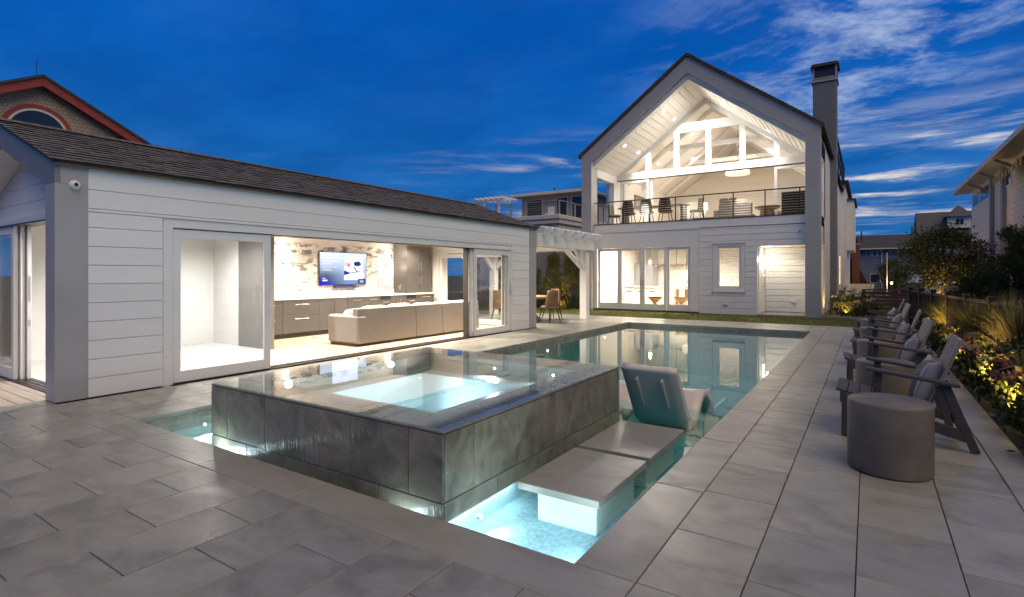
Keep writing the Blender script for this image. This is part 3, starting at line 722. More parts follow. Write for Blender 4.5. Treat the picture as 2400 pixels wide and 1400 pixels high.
# wallpaper: ink clouds, trees and dotted shore lines printed on cream
def wallpaper():
    m = bpy.data.materials.new('ink_wallpaper'); m.use_nodes = True; nt = m.node_tree; N = nt.nodes; L = nt.links; b = N['Principled BSDF']; b.inputs['Roughness'].default_value = .75
    g = N.new('ShaderNodeNewGeometry'); s = N.new('ShaderNodeSeparateXYZ'); L.new(g.outputs['Position'], s.inputs[0]); Y, Z = s.outputs[1], s.outputs[2]
    def mth(op, a, b_=None, cl=False):
        n = N.new('ShaderNodeMath'); n.operation = op; n.use_clamp = cl
        for i, v in enumerate((a, b_)):
            if v is None: continue
            if isinstance(v, (int, float)): n.inputs[i].default_value = v
            else: L.new(v, n.inputs[i])
        return n.outputs[0]
    def ramp(v, lo, hi, a=0., c=1.):
        n = N.new('ShaderNodeMapRange'); n.interpolation_type = 'SMOOTHSTEP'; L.new(v, n.inputs[0]); n.inputs[1].default_value = lo; n.inputs[2].default_value = hi; n.inputs[3].default_value = a; n.inputs[4].default_value = c; return n.outputs[0]
    def noise(sy, sz, sc, det, off):
        c = N.new('ShaderNodeCombineXYZ'); L.new(mth('MULTIPLY', Y, sy), c.inputs[0]); L.new(mth('MULTIPLY', Z, sz), c.inputs[1]); c.inputs[2].default_value = off
        n = N.new('ShaderNodeTexNoise'); L.new(c.outputs[0], n.inputs['Vector']); n.inputs['Scale'].default_value = sc; n.inputs['Detail'].default_value = det; n.inputs['Roughness'].default_value = .6; return n.outputs[0]
    def bandm(z, w): return mth('SUBTRACT', 1.0, ramp(mth('ABSOLUTE', mth('SUBTRACT', Z, z)), w*.4, w))
    clumps = mth('MULTIPLY', ramp(noise(1.0, 1.6, 3.6, 7, 3.3), .50, .55), bandm(2.0, .20))
    clump2 = mth('MULTIPLY', ramp(noise(.9, 1.9, 3.8, 8, 9.1), .53, .60), mth('MULTIPLY', bandm(1.58, .34), .85))
    lines = mth('MULTIPLY', ramp(noise(1.6, 30., 1.6, 5, 5.0), .54, .62), mth('ADD', mth('MULTIPLY', bandm(1.12, .2), 1.0), .35))
    dots = mth('MULTIPLY', ramp(noise(9., 20., 1.4, 3, 1.0), .54, .66), mth('ADD', bandm(1.28, .05), mth('MULTIPLY', bandm(1.05, .09), .7)))
    f = mth('MAXIMUM', mth('MAXIMUM', clumps, clump2), mth('MAXIMUM', lines, dots), True)
    mx = N.new('ShaderNodeMix'); mx.data_type = 'RGBA'; L.new(mth('MULTIPLY', f, .88), mx.inputs[0]); mx.inputs[6].default_value = (.60,.55,.51,1); mx.inputs[7].default_value = (.055,.045,.042,1); L.new(mx.outputs[2], b.inputs['Base Color'])
    return m
box('wallpapered_wall', wallpaper(), ph, WPX-.03, WPX, 5.95, FWY-.121, 0, CZ-.001)
m_greywood = mat('grey_wood_panel', (.17,.165,.16), .5, var=.35, scale=5, stretch=(14,14,.5))
box('partition', m_greywood, ph, -10.39, -9.32, 5.94, 6.02, 0, CZ-.002)
box('partition', m_intwhite, ph, BX+.12, -10.392, 5.94, 6.02, 0, CZ-.002)
box('inner_wall', m_intwhite, ph, BX+.12, BX+.14, 2.63, 5.939, 0, CZ-.002)
# glazed door in the far gable wall
for (x0, x1, yy) in ((-10.58, -9.45, FWY-.085), (-9.52, -8.22, FWY-.04)):
    slider_y(ph, yy, x0, x1, .01, 2.0, th=.04)
for (x0, x1, z0, z1) in ((-10.68, -10.60, 0, 2.10), (-8.2, -8.12, 0, 2.10), (-10.598, -8.202, 2.02, 2.10)): box('door_casing', m_trim, ph, x0, x1, FWY-.14, FWY-.1201, z0, z1, .002)
# --- ceiling downlights (lit)
m_can = emat('downlight_lens', (1.0,.90,.76), 4)
WARM = (1.0, .86, .69)
m_can2 = emat('bright_downlight_lens', (1.0,.94,.84), 16)
def can(x, y, z, energy, lab, nrm=(0,0,-1), spot=120, grp='recessed ceiling lights', r=.05, col=WARM, lens=None):
    n = Vector(nrm); p = Vector((x, y, z))
    o = thing('downlight', lab, 'ceiling light', p, grp)
    MB().cyl(p, p+n*.006, r*1.35, n=20).build('trim_ring', m_white, o); MB().cyl(p+n*.006, p+n*.009, r, n=20).build('lens', lens or m_can, o)
    lamp('SPOT', p+n*.03, energy, col, .05, o, spot, .7, p+n*2)
    return o
G0 = 'ceiling lights inside the pool house'
for (xx, yy) in ((-8.4, 7.2), (-8.4, 9.0), (-8.4, 10.9), (-10.2, 7.2), (-10.2, 9.0), (-10.2, 10.9)): can(xx, yy, CZ, 620 if xx > -9 else 260, 'recessed ceiling light over the %s, %s end of the pool house lounge' % ('sofa' if xx > -9 else 'cabinets', 'near' if yy < 8 else ('far' if yy > 10 else 'middle')), grp=G0, spot=150)
for (xx, yy) in ((-8.6, 3.5), (-9.7, 4.9)): can(xx, yy, CZ, 300, 'recessed ceiling light in the white end room, %s' % ('nearer the glass' if xx > -9 else 'deeper inside'), grp='ceiling lights in the white room', spot=160, col=(1,.96,.91))
# --- cabinets
cab = thing('base_cabinets', 'run of taupe base cabinets with white counter under the television', 'cabinets', (-10.9, 9.4, 0))
CX = -10.60; CY0, CY1 = 6.3, 11.95
box('carcass', m_cab, cab, WPX+.001, CX-.021, CY0, CY1, .10, .845); box('toe_kick', m_dark, cab, WPX+.002, CX-.08, CY0, CY1, 0, .099)
ct = box('countertop', m_counter, cab, WPX+.001, CX+.02, CY0-.01, CY1+.02, .846, .885, .004); box('backsplash', m_counter, cab, WPX+.001, WPX+.02, CY0, CY1, .886, 1.0)
def hbar(p, y0, y1, z): MB().cyl((CX+.03,y0,z),(CX+.03,y1,z),.007,n=8).cyl((CX,y0+.02,z),(CX+.03,y0+.02,z),.005,n=6).cyl((CX,y1-.02,z),(CX+.03,y1-.02,z),.005,n=6).build('handle', m_steel, p)
def vbar(p, y, z0, z1, X=None): X = CX if X is None else X; MB().cyl((X+.03,y,z0),(X+.03,y,z1),.007,n=8).cyl((X,y,z0+.02),(X+.03,y,z0+.02),.005,n=6).cyl((X,y,z1-.02),(X+.03,y,z1-.02),.005,n=6).build('handle', m_steel, p)
def front(y0, y1, z0, z1, name): return box(name, m_cab, cab, CX-.02, CX, y0+.003, y1-.003, z0+.003, z1-.003, .002)
ycur = CY0
for kind, wd in (('dr2', .75), ('dr2', .92), ('doors', .82), ('drtop', .55), ('drtop', .52), ('gap', .36), ('doors', .6), ('gap', .36), ('dr3', .75)):
    y0, y1 = ycur, min(ycur+wd, CY1); ycur = y1
    if kind == 'dr2':
        for z0, z1 in ((.11,.52),(.52,.84)): d = front(y0, y1, z0, z1, 'drawer'); hbar(d, (y0+y1)/2-.17, (y0+y1)/2+.17, z1-.10)
    elif kind == 'dr3':
        for z0, z1 in ((.11,.36),(.36,.61),(.61,.84)): d = front(y0, y1, z0, z1, 'drawer'); hbar(d, (y0+y1)/2-.17, (y0+y1)/2+.17, z1-.07)
    elif kind == 'doors':
        ym = (y0+y1)/2
        d = front(y0, ym, .11, .84, 'cabinet_door'); vbar(d, ym-.04, .50, .76); d = front(ym, y1, .11, .84, 'cabinet_door'); vbar(d, ym+.04, .50, .76)
    elif kind == 'drtop':
        d = front(y0, y1, .70, .84, 'drawer'); hbar(d, (y0+y1)/2-.12, (y0+y1)/2+.12, .77); front(y0, y1, .11, .70, 'cabinet_door')
    else:
        box('microwave_niche', m_black, cab, CX-.02, CX-.003, y0+.003, y1-.003, .745, .84); d = front(y0, y1, .11, .74, 'drawer'); hbar(d, (y0+y1)/2-.1, (y0+y1)/2+.1, .68)
tc_ = thing('tall_cabinet', 'tall taupe wall cupboard with four doors at the counter end', 'cabinet', (-10.95, 11.4, .886))
TX = -10.72; TY0, TY1 = 10.95, 11.93
box('carcass', m_cab, tc_, WPX+.001, TX-.021, TY0, TY1, .887, CZ-.003)
for z0, z1, h0, h1 in ((.89,1.42,1.12,1.34),(1.42,CZ-.01,1.50,1.75)):
    ym = (TY0+TY1)/2
    for a, b_, hy_ in ((TY0, ym, ym-.05), (ym, TY1, ym+.05)): d = box('cabinet_door', m_cab, tc_, TX-.02, TX, a+.003, b_-.003, z0+.003, z1-.003, .002); vbar(d, hy_, h0, h1, TX)
# --- television
tv = thing('television', 'wall mounted television showing a bright blue and white programme page', 'television', (WPX+.03, 9.13, 1.15))
T0, T1, TZ0, TZ1 = 8.44, 9.90, 1.15, 1.955; TVX = WPX+.06
box('housing', m_black, tv, WPX+.02, TVX-.002, T0-.012, T1+.012, TZ0-.012, TZ1+.012, .004)
def screen_mat():
    m = bpy.data.materials.new('lit_screen'); m.use_nodes = True; nt = m.node_tree; N = nt.nodes; L = nt.links; N.clear()
    g = N.new('ShaderNodeNewGeometry'); s = N.new('ShaderNodeSeparateXYZ'); L.new(g.outputs['Position'], s.inputs[0])
    def mr(v, a, b_):
        n = N.new('ShaderNodeMapRange'); L.new(v, n.inputs[0]); n.inputs[1].default_value = a; n.inputs[2].default_value = b_; return n.outputs[0]
    u = mr(s.outputs[1], T0, T1); v = mr(s.outputs[2], TZ0, TZ1)
    r1 = N.new('ShaderNodeValToRGB'); L.new(v, r1.inputs[0]); e = r1.color_ramp.elements
    e[0].position = 0; e[0].color = (.05,.06,.11,1); e[1].position = 1; e[1].color = (.78,.86,.97,1); x = e.new(.30); x.color = (.10,.12,.20,1); x = e.new(.6); x.color = (.45,.54,.72,1)
    r2 = N.new('ShaderNodeValToRGB'); L.new(v, r2.inputs[0]); e = r2.color_ramp.elements
    e[0].color = (.16,.24,.50,1); e[1].color = (.66,.80,.95,1)
    mx = N.new('ShaderNodeMix'); mx.data_type = 'RGBA'; L.new(mr(u, .15, .6), mx.inputs[0]); L.new(r1.outputs[0], mx.inputs[6]); L.new(r2.outputs[0], mx.inputs[7])
    c2 = N.new('ShaderNodeMix'); c2.data_type = 'RGBA'; n3 = N.new('ShaderNodeMath'); n3.operation = 'MULTIPLY'; n3.use_clamp = True
    L.new(mr(u, .35, 0), n3.inputs[0]); L.new(mr(v, .28, 0), n3.inputs[1]); L.new(n3.outputs[0], c2.inputs[0]); L.new(mx.outputs[2], c2.inputs[6]); c2.inputs[7].default_value = (.0,.01,.75,1)
    e_ = N.new('ShaderNodeEmission'); L.new(c2.outputs[2], e_.inputs[0]); e_.inputs[1].default_value = 1.35
    o = N.new('ShaderNodeOutputMaterial'); L.new(e_.outputs[0], o.inputs[0]); return m
scr = box('screen', screen_mat(), tv, TVX-.002, TVX, T0, T1, TZ0, TZ1)
def sp(name, col, st, pts, lay):
    """flat shape printed on the screen; pts in 0..1 screen units"""
    m = MATS.setdefault('scr'+name, emat('screen_'+name, col, st))
    MB().prism([(TVX+.001*lay, T0+(T1-T0)*u, TZ0+(TZ1-TZ0)*v) for u, v in pts], (.0006,0,0)).build('screen_'+name, m, scr)
def rect(a, b_, c, d): return [(a,c),(b_,c),(b_,d),(a,d)]
def blob(cx, cy_, rx, ry, n=14, seed=0):
    r = random.Random(seed); return [(cx+rx*math.cos(2*math.pi*i/n)*r.uniform(.75,1.15), cy_+ry*math.sin(2*math.pi*i/n)*r.uniform(.75,1.15)) for i in range(n)]
sp('picture', (.93,.95,.98), 1.25, rect(.50,.93,.14,.90), 1)
sp('red_shape', (.95,.25,.30), 1.0, blob(.60,.62,.035,.075,seed=1), 2); sp('pink_shape', (.95,.72,.72), 1.0, blob(.535,.66,.03,.10,seed=2), 2)
sp('navy_shape', (.02,.06,.22), 1.0, blob(.80,.66,.085,.085,seed=3), 2); sp('navy_wedge', (.03,.04,.30), 1.0, [(.50,.30),(.60,.33),(.64,.37),(.50,.45)], 2)
sp('grey_stroke', (.10,.11,.14), 1.0, [(.70,.56),(.715,.58),(.80,.42),(.78,.40)], 3); sp('grey_line', (.12,.12,.16), 1.0, [(.56,.34),(.70,.40),(.86,.42),(.86,.40),(.70,.375)], 3)
for v0, w_, h_, s_ in ((.80,.42,.035,1.1),(.71,.36,.035,1.2),(.63,.19,.035,1.2),(.545,.30,.014,.9),(.50,.15,.014,.9),(.44,.19,.022,1.2),(.19,.06,.022,1.2),(.11,.10,.05,1.3)):
    sp('caption_bar', (.92,.95,1.0), s_, rect(.05,.05+w_,v0,v0+h_), 1)
sp('button_light', (.90,.94,1.0), 1.2, rect(.82,.96,.20,.36), 3); sp('button_dark', (.01,.04,.22), 1.0, rect(.81,.97,.02,.17), 3); sp('button_mark', (.55,.65,.80), 1.0, rect(.845,.935,.05,.13), 4)
lamp('AREA', (TVX+.05, 9.17, 1.55), 5, (.55,.62,1.0), parent=tv, size=.8, size_y=1.4, aim=(TVX+1, 9.17, 1.55))
sb = box('soundbar', mat('blue_black_plastic', (.02,.02,.05), .4), None, WPX+.02, WPX+.09, 8.87, 9.55, 1.065, 1.125, .006); tag(sb, 'slim dark soundbar fixed under the television', 'soundbar')
# --- sconces
m_shade = emat('sconce_shade', (1.0,.86,.66), 5)
def sconce(y, lab):
    o = thing('wall_sconce', lab, 'wall lamp', (WPX+.005, y, 1.6), 'pair of wall sconces beside the television')
    box('back_plate', m_steel, o, WPX+.0005, WPX+.015, y-.05, y+.05, 1.60, 1.78, .003)
    MB().tube([(WPX+.015,y,1.68),(WPX+.12,y,1.66),(WPX+.12,y,1.72)], .008, 6).build('arm', m_steel, o)
    MB().lathe((WPX+.12, y, 1.70), [(.085,0),(.085,.01),(.065,.21),(.065,.22)], 24).build('shade', m_shade, o, smooth=False)
    lamp('POINT', (WPX+.24, y, 2.0), 12, WARM, .08, o); lamp('POINT', (WPX+.14, y, 1.60), 8, WARM, .05, o)
sconce(7.46, 'glowing wall sconce left of the television'); sconce(10.62, 'glowing wall sconce between the television and tall cupboard')
# --- faucet, bottle
fc = thing('faucet', 'steel gooseneck faucet on the white counter', 'faucet', (-11.05, 10.2, .886))
pts = [(-11.05,10.2,.886),(-11.05,10.2,1.18)] + [(-11.05+.075-.075*math.cos(a), 10.2, 1.18+.085*math.sin(a)) for a in np.linspace(.3, math.pi, 7)] + [(-10.90,10.2,1.10)]
MB().tube(pts, .013, 8).build('spout', m_steel, fc); MB().cyl((-11.05,10.2,.886),(-11.05,10.2,.93),.026,n=14).build('base', m_steel, fc); MB().tube([(-11.05,10.22,.96),(-11.05,10.28,.99)], .008, 6).build('lever', m_steel, fc)
bo = thing('bottle', 'small clear bottle with green stems beside the tall cupboard', 'bottle', (-10.85, 10.80, .886))
MB().lathe((-10.85,10.80,.886), [(.035,0),(.036,.09),(.012,.13),(.012,.17)], 14).build('glass', thin('bottle_glass', (.8,.9,.85), 1.4), bo); MB().bar((-10.85,10.80,.98),(-10.84,10.83,1.13),.03,.006).bar((-10.85,10.80,.98),(-10.86,10.77,1.10),.025,.006).build('stems', mat('stem_green', (.12,.25,.04), .6), bo)
# --- sofa
sofa = thing('sofa', 'long beige sofa seen from behind in the open pool house', 'sofa', (-8.6, 9.0, 0))
s0, s1, sb_, sf = 7.08, 11.0, -8.24, -9.15
box('base', m_dark, sofa, sf+.05, sb_-.05, s0+.04, s1-.04, 0, .05)
box('arm', m_sofa, sofa, sf, sb_-.012, s0, s0+.24, .05, .60, .05, seg=3); box('arm', m_sofa, sofa, sf, sb_-.012, s1-.24, s1, .05, .60, .05, seg=3)
ed = [s0+.02, 8.72, 9.60, s1]
for a, b_ in zip(ed[:-1], ed[1:]):
    MB().prism([(sb_,a+.006,.05),(sb_-.10,a+.006,.05),(sb_-.20,a+.006,.74),(sb_-.035,a+.006,.74)], (0,b_-a-.012,0)).build('back_panel', m_sofa, sofa, .02, seg=2)
box('seat', m_sofa, sofa, sf+.02, sb_-.16, s0+.245, s1-.245, .051, .43, .03, seg=2)
def soft_box(name, m, c, hx, hy, hz, parent=None, rot=0, p=3.2, tilt=0, n=(14,10)):
    """cushion: super-ellipsoid with pinched corners"""
    vs = []; nu, nv = n
    M_ = Matrix.Rotation(rot, 3, 'Z') @ Matrix.Rotation(tilt, 3, 'Y')
    sg = lambda v, e: math.copysign(abs(v)**e, v)
    for j in range(nv+1):
        ph_ = -math.pi/2 + math.pi*j/nv
        for i in range(nu):
            th = 2*math.pi*i/nu
            q = Vector((hx*sg(math.cos(ph_),.9)*sg(math.cos(th),.45) if False else hx*sg(math.sin(ph_),.8), hy*sg(math.cos(ph_),.35)*sg(math.cos(th),.45), hz*sg(math.cos(ph_),.35)*sg(math.sin(th),.45)))
            vs.append(Vector(c) + M_ @ q)
    fs = [(j*nu+i, j*nu+(i+1) % nu, (j+1)*nu+(i+1) % nu, (j+1)*nu+i) for j in range(nv) for i in range(nu)]
    b = MB().add(vs, fs); return b.build(name, m, parent, smooth=True)
for i, (yc, dz_) in enumerate(((7.75,0),(8.45,.012),(9.2,.0),(9.9,.015),(10.5,.0))):
    q = soft_box('back_cushion', m_cush, (sb_-.27, yc, .60+dz_), .10, .34, .17, sofa, tilt=-.12)
q = soft_box('throw_pillow', m_cush, (sf+.30, 7.42, .52), .08, .20, .19, None, tilt=.5); tag(q, 'pale throw pillow lying at the near end of the sofa', 'pillow')
rug = box('rug', mat('grey_rug', (.30,.28,.25), .95, var=.2, scale=20), None, -10.35, -9.3, 7.6, 10.6, .001, .012, .004); tag(rug, 'flat grey rug between sofa and cabinets', 'rug')
# --- security camera
def sec_cam(c, n, lab, s=1.0):
    o = thing('security_camera', lab, 'camera', c); n = Vector(n); c = Vector(c); u = n.orthogonal().normalized(); w_ = n.cross(u)
    MB().cyl(c, c+n*.025*s, .056*s, .052*s, n=24).build('base', m_white, o, .003)
    vs = []; k = 20
    prof = [(.048,.025),(.044,.040),(.034,.052),(.020,.058)]
    for r_, h_ in prof:
        for i in range(k): vs.append(c + n*h_*s + (u*math.cos(2*math.pi*i/k)+w_*math.sin(2*math.pi*i/k))*r_*s)
    MB().add(vs, [(j*k+i, j*k+(i+1)%k, (j+1)*k+(i+1)%k, (j+1)*k+i) for j in range(3) for i in range(k)]+[tuple(range(3*k,4*k))]).build('dome', m_white, o, smooth=True)
    cc = c + n*.050*s
    MB().cyl(cc, cc+n*.012*s, .021*s, n=16).build('lens', m_black, o)
    for a in (.3, 1.5, 2.8, 4.2, 5.4): q = c + n*.036*s + (u*math.cos(a)+w_*math.sin(a))*.040*s; MB().cyl(q, q+n*.006*s, .005*s, n=8).build('sensor', m_black, o)
sec_cam((WX+.012, 2.345, 2.40), (1,0,0), 'white dome security camera on the pool house corner post', .95)
# ================================================================== MAIN HOUSE
hs = thing('main_house', 'white gabled two storey house with glowing balcony and glazed gable', 'house', (-5.5, 20.1, 0))
HL, HR, HIL, HIR = -9.72, -1.29, -9.285, -1.72
YF, YW, YG, YB = 19.86, 20.10, 22.5, 36.0
AX, AZ, EZH, HSL = -5.505, 9.32, 6.20, .743
def oz(x, off=0): return AZ - HSL*abs(x-AX) + off
def hb(n, m, *a, **k): return box(n, m, hs, *a, **k)
# portal frame
hb('frame_post', m_frame, HL, HIL, YF, YW+.32, 0, 5.955, .006); hb('frame_post', m_frame, HIR, HR, YF, YW+.32, 0, 5.955, .006)
for s, e, i in ((-1, HL-.02, HIL), (1, HR+.02, HIR)):
    MB().prism([(AX,YF,AZ),(e,YF,oz(e)),(e,YF,5.956),(i,YF,5.956),(i,YF,oz(i)-.58),(AX,YF,AZ-.58)], (0,.34,0)).build('frame_rake', m_frame, hs, .006)
    MB().prism([(AX,YF+.13,AZ-.582),(i,YF+.13,oz(i)-.582),(i,YF+.13,oz(i)-.80),(AX,YF+.13,AZ-.80)], (0,.20,0)).build('inner_rake_trim', m_trim, hs, .004)
    # roof slab with overhang
    e2 = e + s*.10
    MB().prism([(AX,YF-.06,AZ+.02),(e2,YF-.06,oz(e2)+.02),(e2,YF-.06,oz(e2)+.10),(AX,YF-.06,AZ+.10)], (0,YB-YF+.3,0)).build('roof', m_roofdark, hs)
    MB().prism([(AX,YF-.075,AZ+.015),(e2,YF-.075,oz(e2)+.015),(e2,YF-.075,oz(e2)+.055),(AX,YF-.075,AZ+.055)], (0,.014,0)).build('roof_edge', MATS['cedar_edge'], hs)
# roof shakes along the front edge (seen as a ragged line)
rs = MB()
for s in (-1, 1):
    e2 = (HL-.12) if s < 0 else (HR+.12)
    n = 34
    for k in range(n):
        a = AX + (e2-AX)*k/n; b_ = AX + (e2-AX)*(k+1)/n
        for y0, y1 in ((YF-.08, YF+.5), (YF+.5, YF+1.2)):
            rs.add([(a,y0,oz(a)+.125),(b_,y0,oz(b_)+.145),(b_,y1,oz(b_)+.145),(a,y1,oz(a)+.125),(b_,y0,oz(b_)+.10),(b_,y1,oz(b_)+.10),(a,y0,oz(a)+.10)], [(0,1,2,3),(1,4,5,2),(0,6,4,1)])
rs.build('edge_shakes', m_shake, hs, kind='stuff')
# ground storey front wall
def wall(*a): return hb('wall', m_white, *a)
wall(-5.46, -4.49, YW+.032, YW+.2, 0, 3.08); wall(-3.72, -3.19, YW+.032, YW+.2, 0, 3.08); wall(-4.49, -3.72, YW+.032, YW+.2, 0, .93); wall(-4.49, -3.72, YW+.032, YW+.2, 2.40, 3.08); wall(-3.19, HIR, YW+.032, YW+.2, 2.39, 3.08)
wall(HIL, -5.46, YW+.032, YW+.2, 2.44, 3.08)
P_ = .2156
r3, r12 = .2156*3, .2156*12
siding_y(hs, YW, -5.135, -3.192, 0, r3); siding_y(hs, YW, -5.135, HIR-.002, r12, 3.08)
siding_y(hs, YW, -5.135, -4.66, r3, r12); siding_y(hs, YW, -3.58, -3.192, r3, r12); siding_y(hs, YW, -4.655, -3.585, r3, .79); siding_y(hs, YW, -4.655, -3.585, 2.52, r12); siding_y(hs, YW, -3.19, HIR-.002, 2.40, r12)
# door panel surround
hb('door_surround', m_trim, HIL+.002, -9.14, YW-.02, YW+.02, .0, 3.08, .004); hb('door_surround', m_trim, -5.455, -5.14, YW-.02, YW+.02, 0, 3.08, .004); hb('door_surround', m_trim, -9.139, -5.456, YW-.018, YW+.02, 2.44, 3.08, .004)
hb('surround_cap', m_trim, HIL+.002, -5.10, YW-.05, YW-.02, 3.07, 3.10)
# four glazed doors
def gdoor(x0, x1, Y, st=.10, bot=.24):
    d = MB(); z0, z1 = .05, 2.43; th = .045
    d.box(x0, x0+st, Y, Y+th, z0, z1); d.box(x1-st, x1, Y, Y+th, z0, z1); d.box(x0+st, x1-st, Y, Y+th, z0, z0+bot); d.box(x0+st, x1-st, Y, Y+th, z1-.10, z1)
    o = d.build('glazed_door', m_trim, hs, .003); box('pane', m_glass, o, x0+st-.003, x1-st+.003, Y+.018, Y+.026, z0+bot-.003, z1-.097); return o
gdoor(-9.135, -8.20, YW+.06); d2 = gdoor(-8.20, -7.27, YW+.012); d3 = gdoor(-7.265, -6.33, YW+.012); gdoor(-6.33, -5.46, YW+.06)
for d_, x in ((d2, -7.32), (d3, -7.215)): box('handle', mat('brass%s' % abs(x), (.45,.33,.12), .35, .9), d_, x-.012, x+.012, YW-.015, YW+.011, .95, 1.2, .003)
hb('threshold', m_dark, HIL, -5.14, YW-.04, YW+.25, -.02, .05)
# window with blinds
wn_ = hb('window', m_trim, -4.65, -3.59, YW-.012, YW+.012, .805, .925, .003)
for a in ((-4.65,-4.50,YW-.012,YW+.012,.926,2.40),(-3.715,-3.59,YW-.012,YW+.012,.926,2.40),(-4.65,-3.59,YW-.012,YW+.012,2.401,2.49)): box('casing', m_trim, wn_, *a, .003)
box('drip_cap', m_trim, wn_, -4.70, -3.54, YW-.05, YW, 2.491, 2.515); box('sill', m_trim, wn_, -4.69, -3.55, YW-.06, YW+.01, .79, .804)
for a in ((-4.498,-4.43,YW+.03,YW+.07,.93,2.40),(-3.78,-3.718,YW+.03,YW+.07,.93,2.40),(-4.43,-3.78,YW+.03,YW+.07,.93,1.0),(-4.43,-3.78,YW+.03,YW+.07,2.33,2.40)): box('sash', m_white, wn_, *a)
box('pane', m_glass, wn_, -4.432, -3.778, YW+.045, YW+.051, .998, 2.332)
m_blind = mat('white_blind', (.80,.78,.73), .6)
for i in range(22): MB().bar((-4.43,YW+.12,1.02+i*.06),(-3.78,YW+.12,1.02+i*.06),.05,.004,side=(0,.8,.6)).build('blind_slat', m_blind, wn_)
# alcove
AY = 21.65
hb('alcove_wall', m_white, -3.21, -3.193, YW+.2, AY+.1, 0, 2.39); hb('alcove_wall', m_white, -3.19, HR-.03, AY+.032, AY+.12, 0, 2.39); hb('alcove_ceiling', m_ceil, -3.19, HR-.03, YW+.2, AY+.02, 2.39, 2.44)
siding_y(hs, AY, -3.15, HR-.035, .06, 2.388); siding_x(hs, -3.17, YW+.21, AY-.55, .06, 2.388)
hb('alcove_floor', m_coping, -3.19, HR-.03, YW-.02, AY, -.01, .045)
dr = hb('alcove_door', m_white, -3.192, -3.165, AY-.545, AY-.03, .05, 2.1, .003); MB().tube([(-3.16,AY-.46,.95),(-3.12,AY-.46,.97),(-3.12,AY-.46,1.35),(-3.16,AY-.46,1.37)],.01,6).build('door_handle', m_steel, dr)
al = thing('alcove_sconce', 'slim lit tube lamp on the side wall of the entry alcove', 'wall lamp', (-3.15, 20.95, 1.8))
box('back_plate', m_steel, al, -3.169, -3.15, 20.90, 21.0, 1.60, 2.08); MB().cyl((-3.11,20.95,1.62),(-3.11,20.95,2.06),.03,n=12).build('tube', emat('tube_glow', (1,.93,.8), 14), al)
lamp('POINT', (-2.95, 20.95, 1.95), 20, (1,.87,.68), .08, al)
can(-2.35, 20.85, 2.389, 34, 'recessed light in the ceiling of the entry alcove', grp='main house porch lights', spot=150, col=(1,.87,.68))
for (x, y, lab) in ((-2.22, AY-.001, 'alcove'),):
    q = hb('outlet_cover', m_white, x-.11, x+.06, AY-.05, AY-.002, .40, .48, .004)
hb('outlet_cover', m_white, -4.28, -4.13, YW-.045, YW-.001, .33, .41, .004)
# balcony deck edge
hb('balcony_rim', m_siding, HIL+.001, HIR-.001, YW-.01, YW+.25, 3.101, 3.385, .003); hb('deck_edge', mat('ipe_edge', (.10,.05,.025), .5, var=.2), HIL+.001, HIR-.001, YW-.03, YW+.25, 3.386, 3.42)
hb('balcony_floor', m_deckb, HIL-.3, HIR+.3, YW+.251, YG+.3, 3.30, 3.405)
hb('floor_plate', m_white, HIL, HIR, YW+.251, YB, 3.06, 3.299)
# railing
rl = thing('balcony_railing', 'bronze cable railing across the front of the upper balcony', 'railing', (-5.5, 20.15, 3.42))
for x in (-9.12, -8.04, -7.005, -6.0, -4.993, -3.972, -2.948, -1.90): box('post', m_rail, rl, x-.018, x+.018, 20.13, 20.166, 3.42, 4.27)
box('top_rail', m_rail, rl, HIL, HIR, 20.125, 20.175, 4.271, 4.31, .004)
for k in range(9): MB().cyl((HIL,20.148,3.50+.085*k),(HIR,20.148,3.50+.085*k),.0045,n=6).build('cable', m_steel, rl)
for X in (HIL-.12, HR-.12):
    r2 = thing('side_railing', 'short cable railing in the %s side opening of the balcony' % ('left' if X < -5 else 'right'), 'railing', (X, 21.3, 3.42))
    box('top_rail', m_rail, r2, X-.02, X+.02, 20.43, 22.2, 4.27, 4.31); box('post', m_rail, r2, X-.015, X+.015, 21.3, 21.33, 3.41, 4.27)
    for k in range(9): MB().cyl((X,20.43,3.50+.085*k),(X,22.2,3.50+.085*k),.0045,n=6).build('cable', m_steel, r2)
# balcony side walls: solid below, open in the middle, beam above
for X0, X1, sg in ((HIL-.25, HIL, 1), (HIR, HR-.03, -1)):
    xin = X1 if sg > 0 else X0
    hb('side_beam', m_white, X0, X1, YW+.32, YG+.15, 5.38, 5.95); hb('side_post', m_white, X0, X1, 22.18, YG+.15, 3.405, 5.379)
    hb('side_kick', m_white, X0, X1, YW+.32, 22.18, 3.06, 3.41)
# soffit boards of the balcony and vaulted room
for s, i in ((-1, HIL), (1, HIR)):
    n = 18
    for k in range(n):
        a = AX + (i-AX)*k/n; b_ = AX + (i-AX)*(k+1)/n; g_ = .010*s
        MB().prism([(a+g_,YF+.34,oz(a)-.80),(b_-g_,YF+.34,oz(b_)-.80),(b_-g_,YF+.34,oz(b_)-.78),(a+g_,YF+.34,oz(a)-.78)], (0,YG-YF-.34,0)).build('soffit_board', m_ceil, hs)
    MB().prism([(AX,YF+.34,AZ-.775),(i,YF+.34,oz(i)-.775),(i,YF+.34,oz(i)-.74),(AX,YF+.34,AZ-.74)], (0,YB-YF-.5,0)).build('vault', m_ceil, hs)
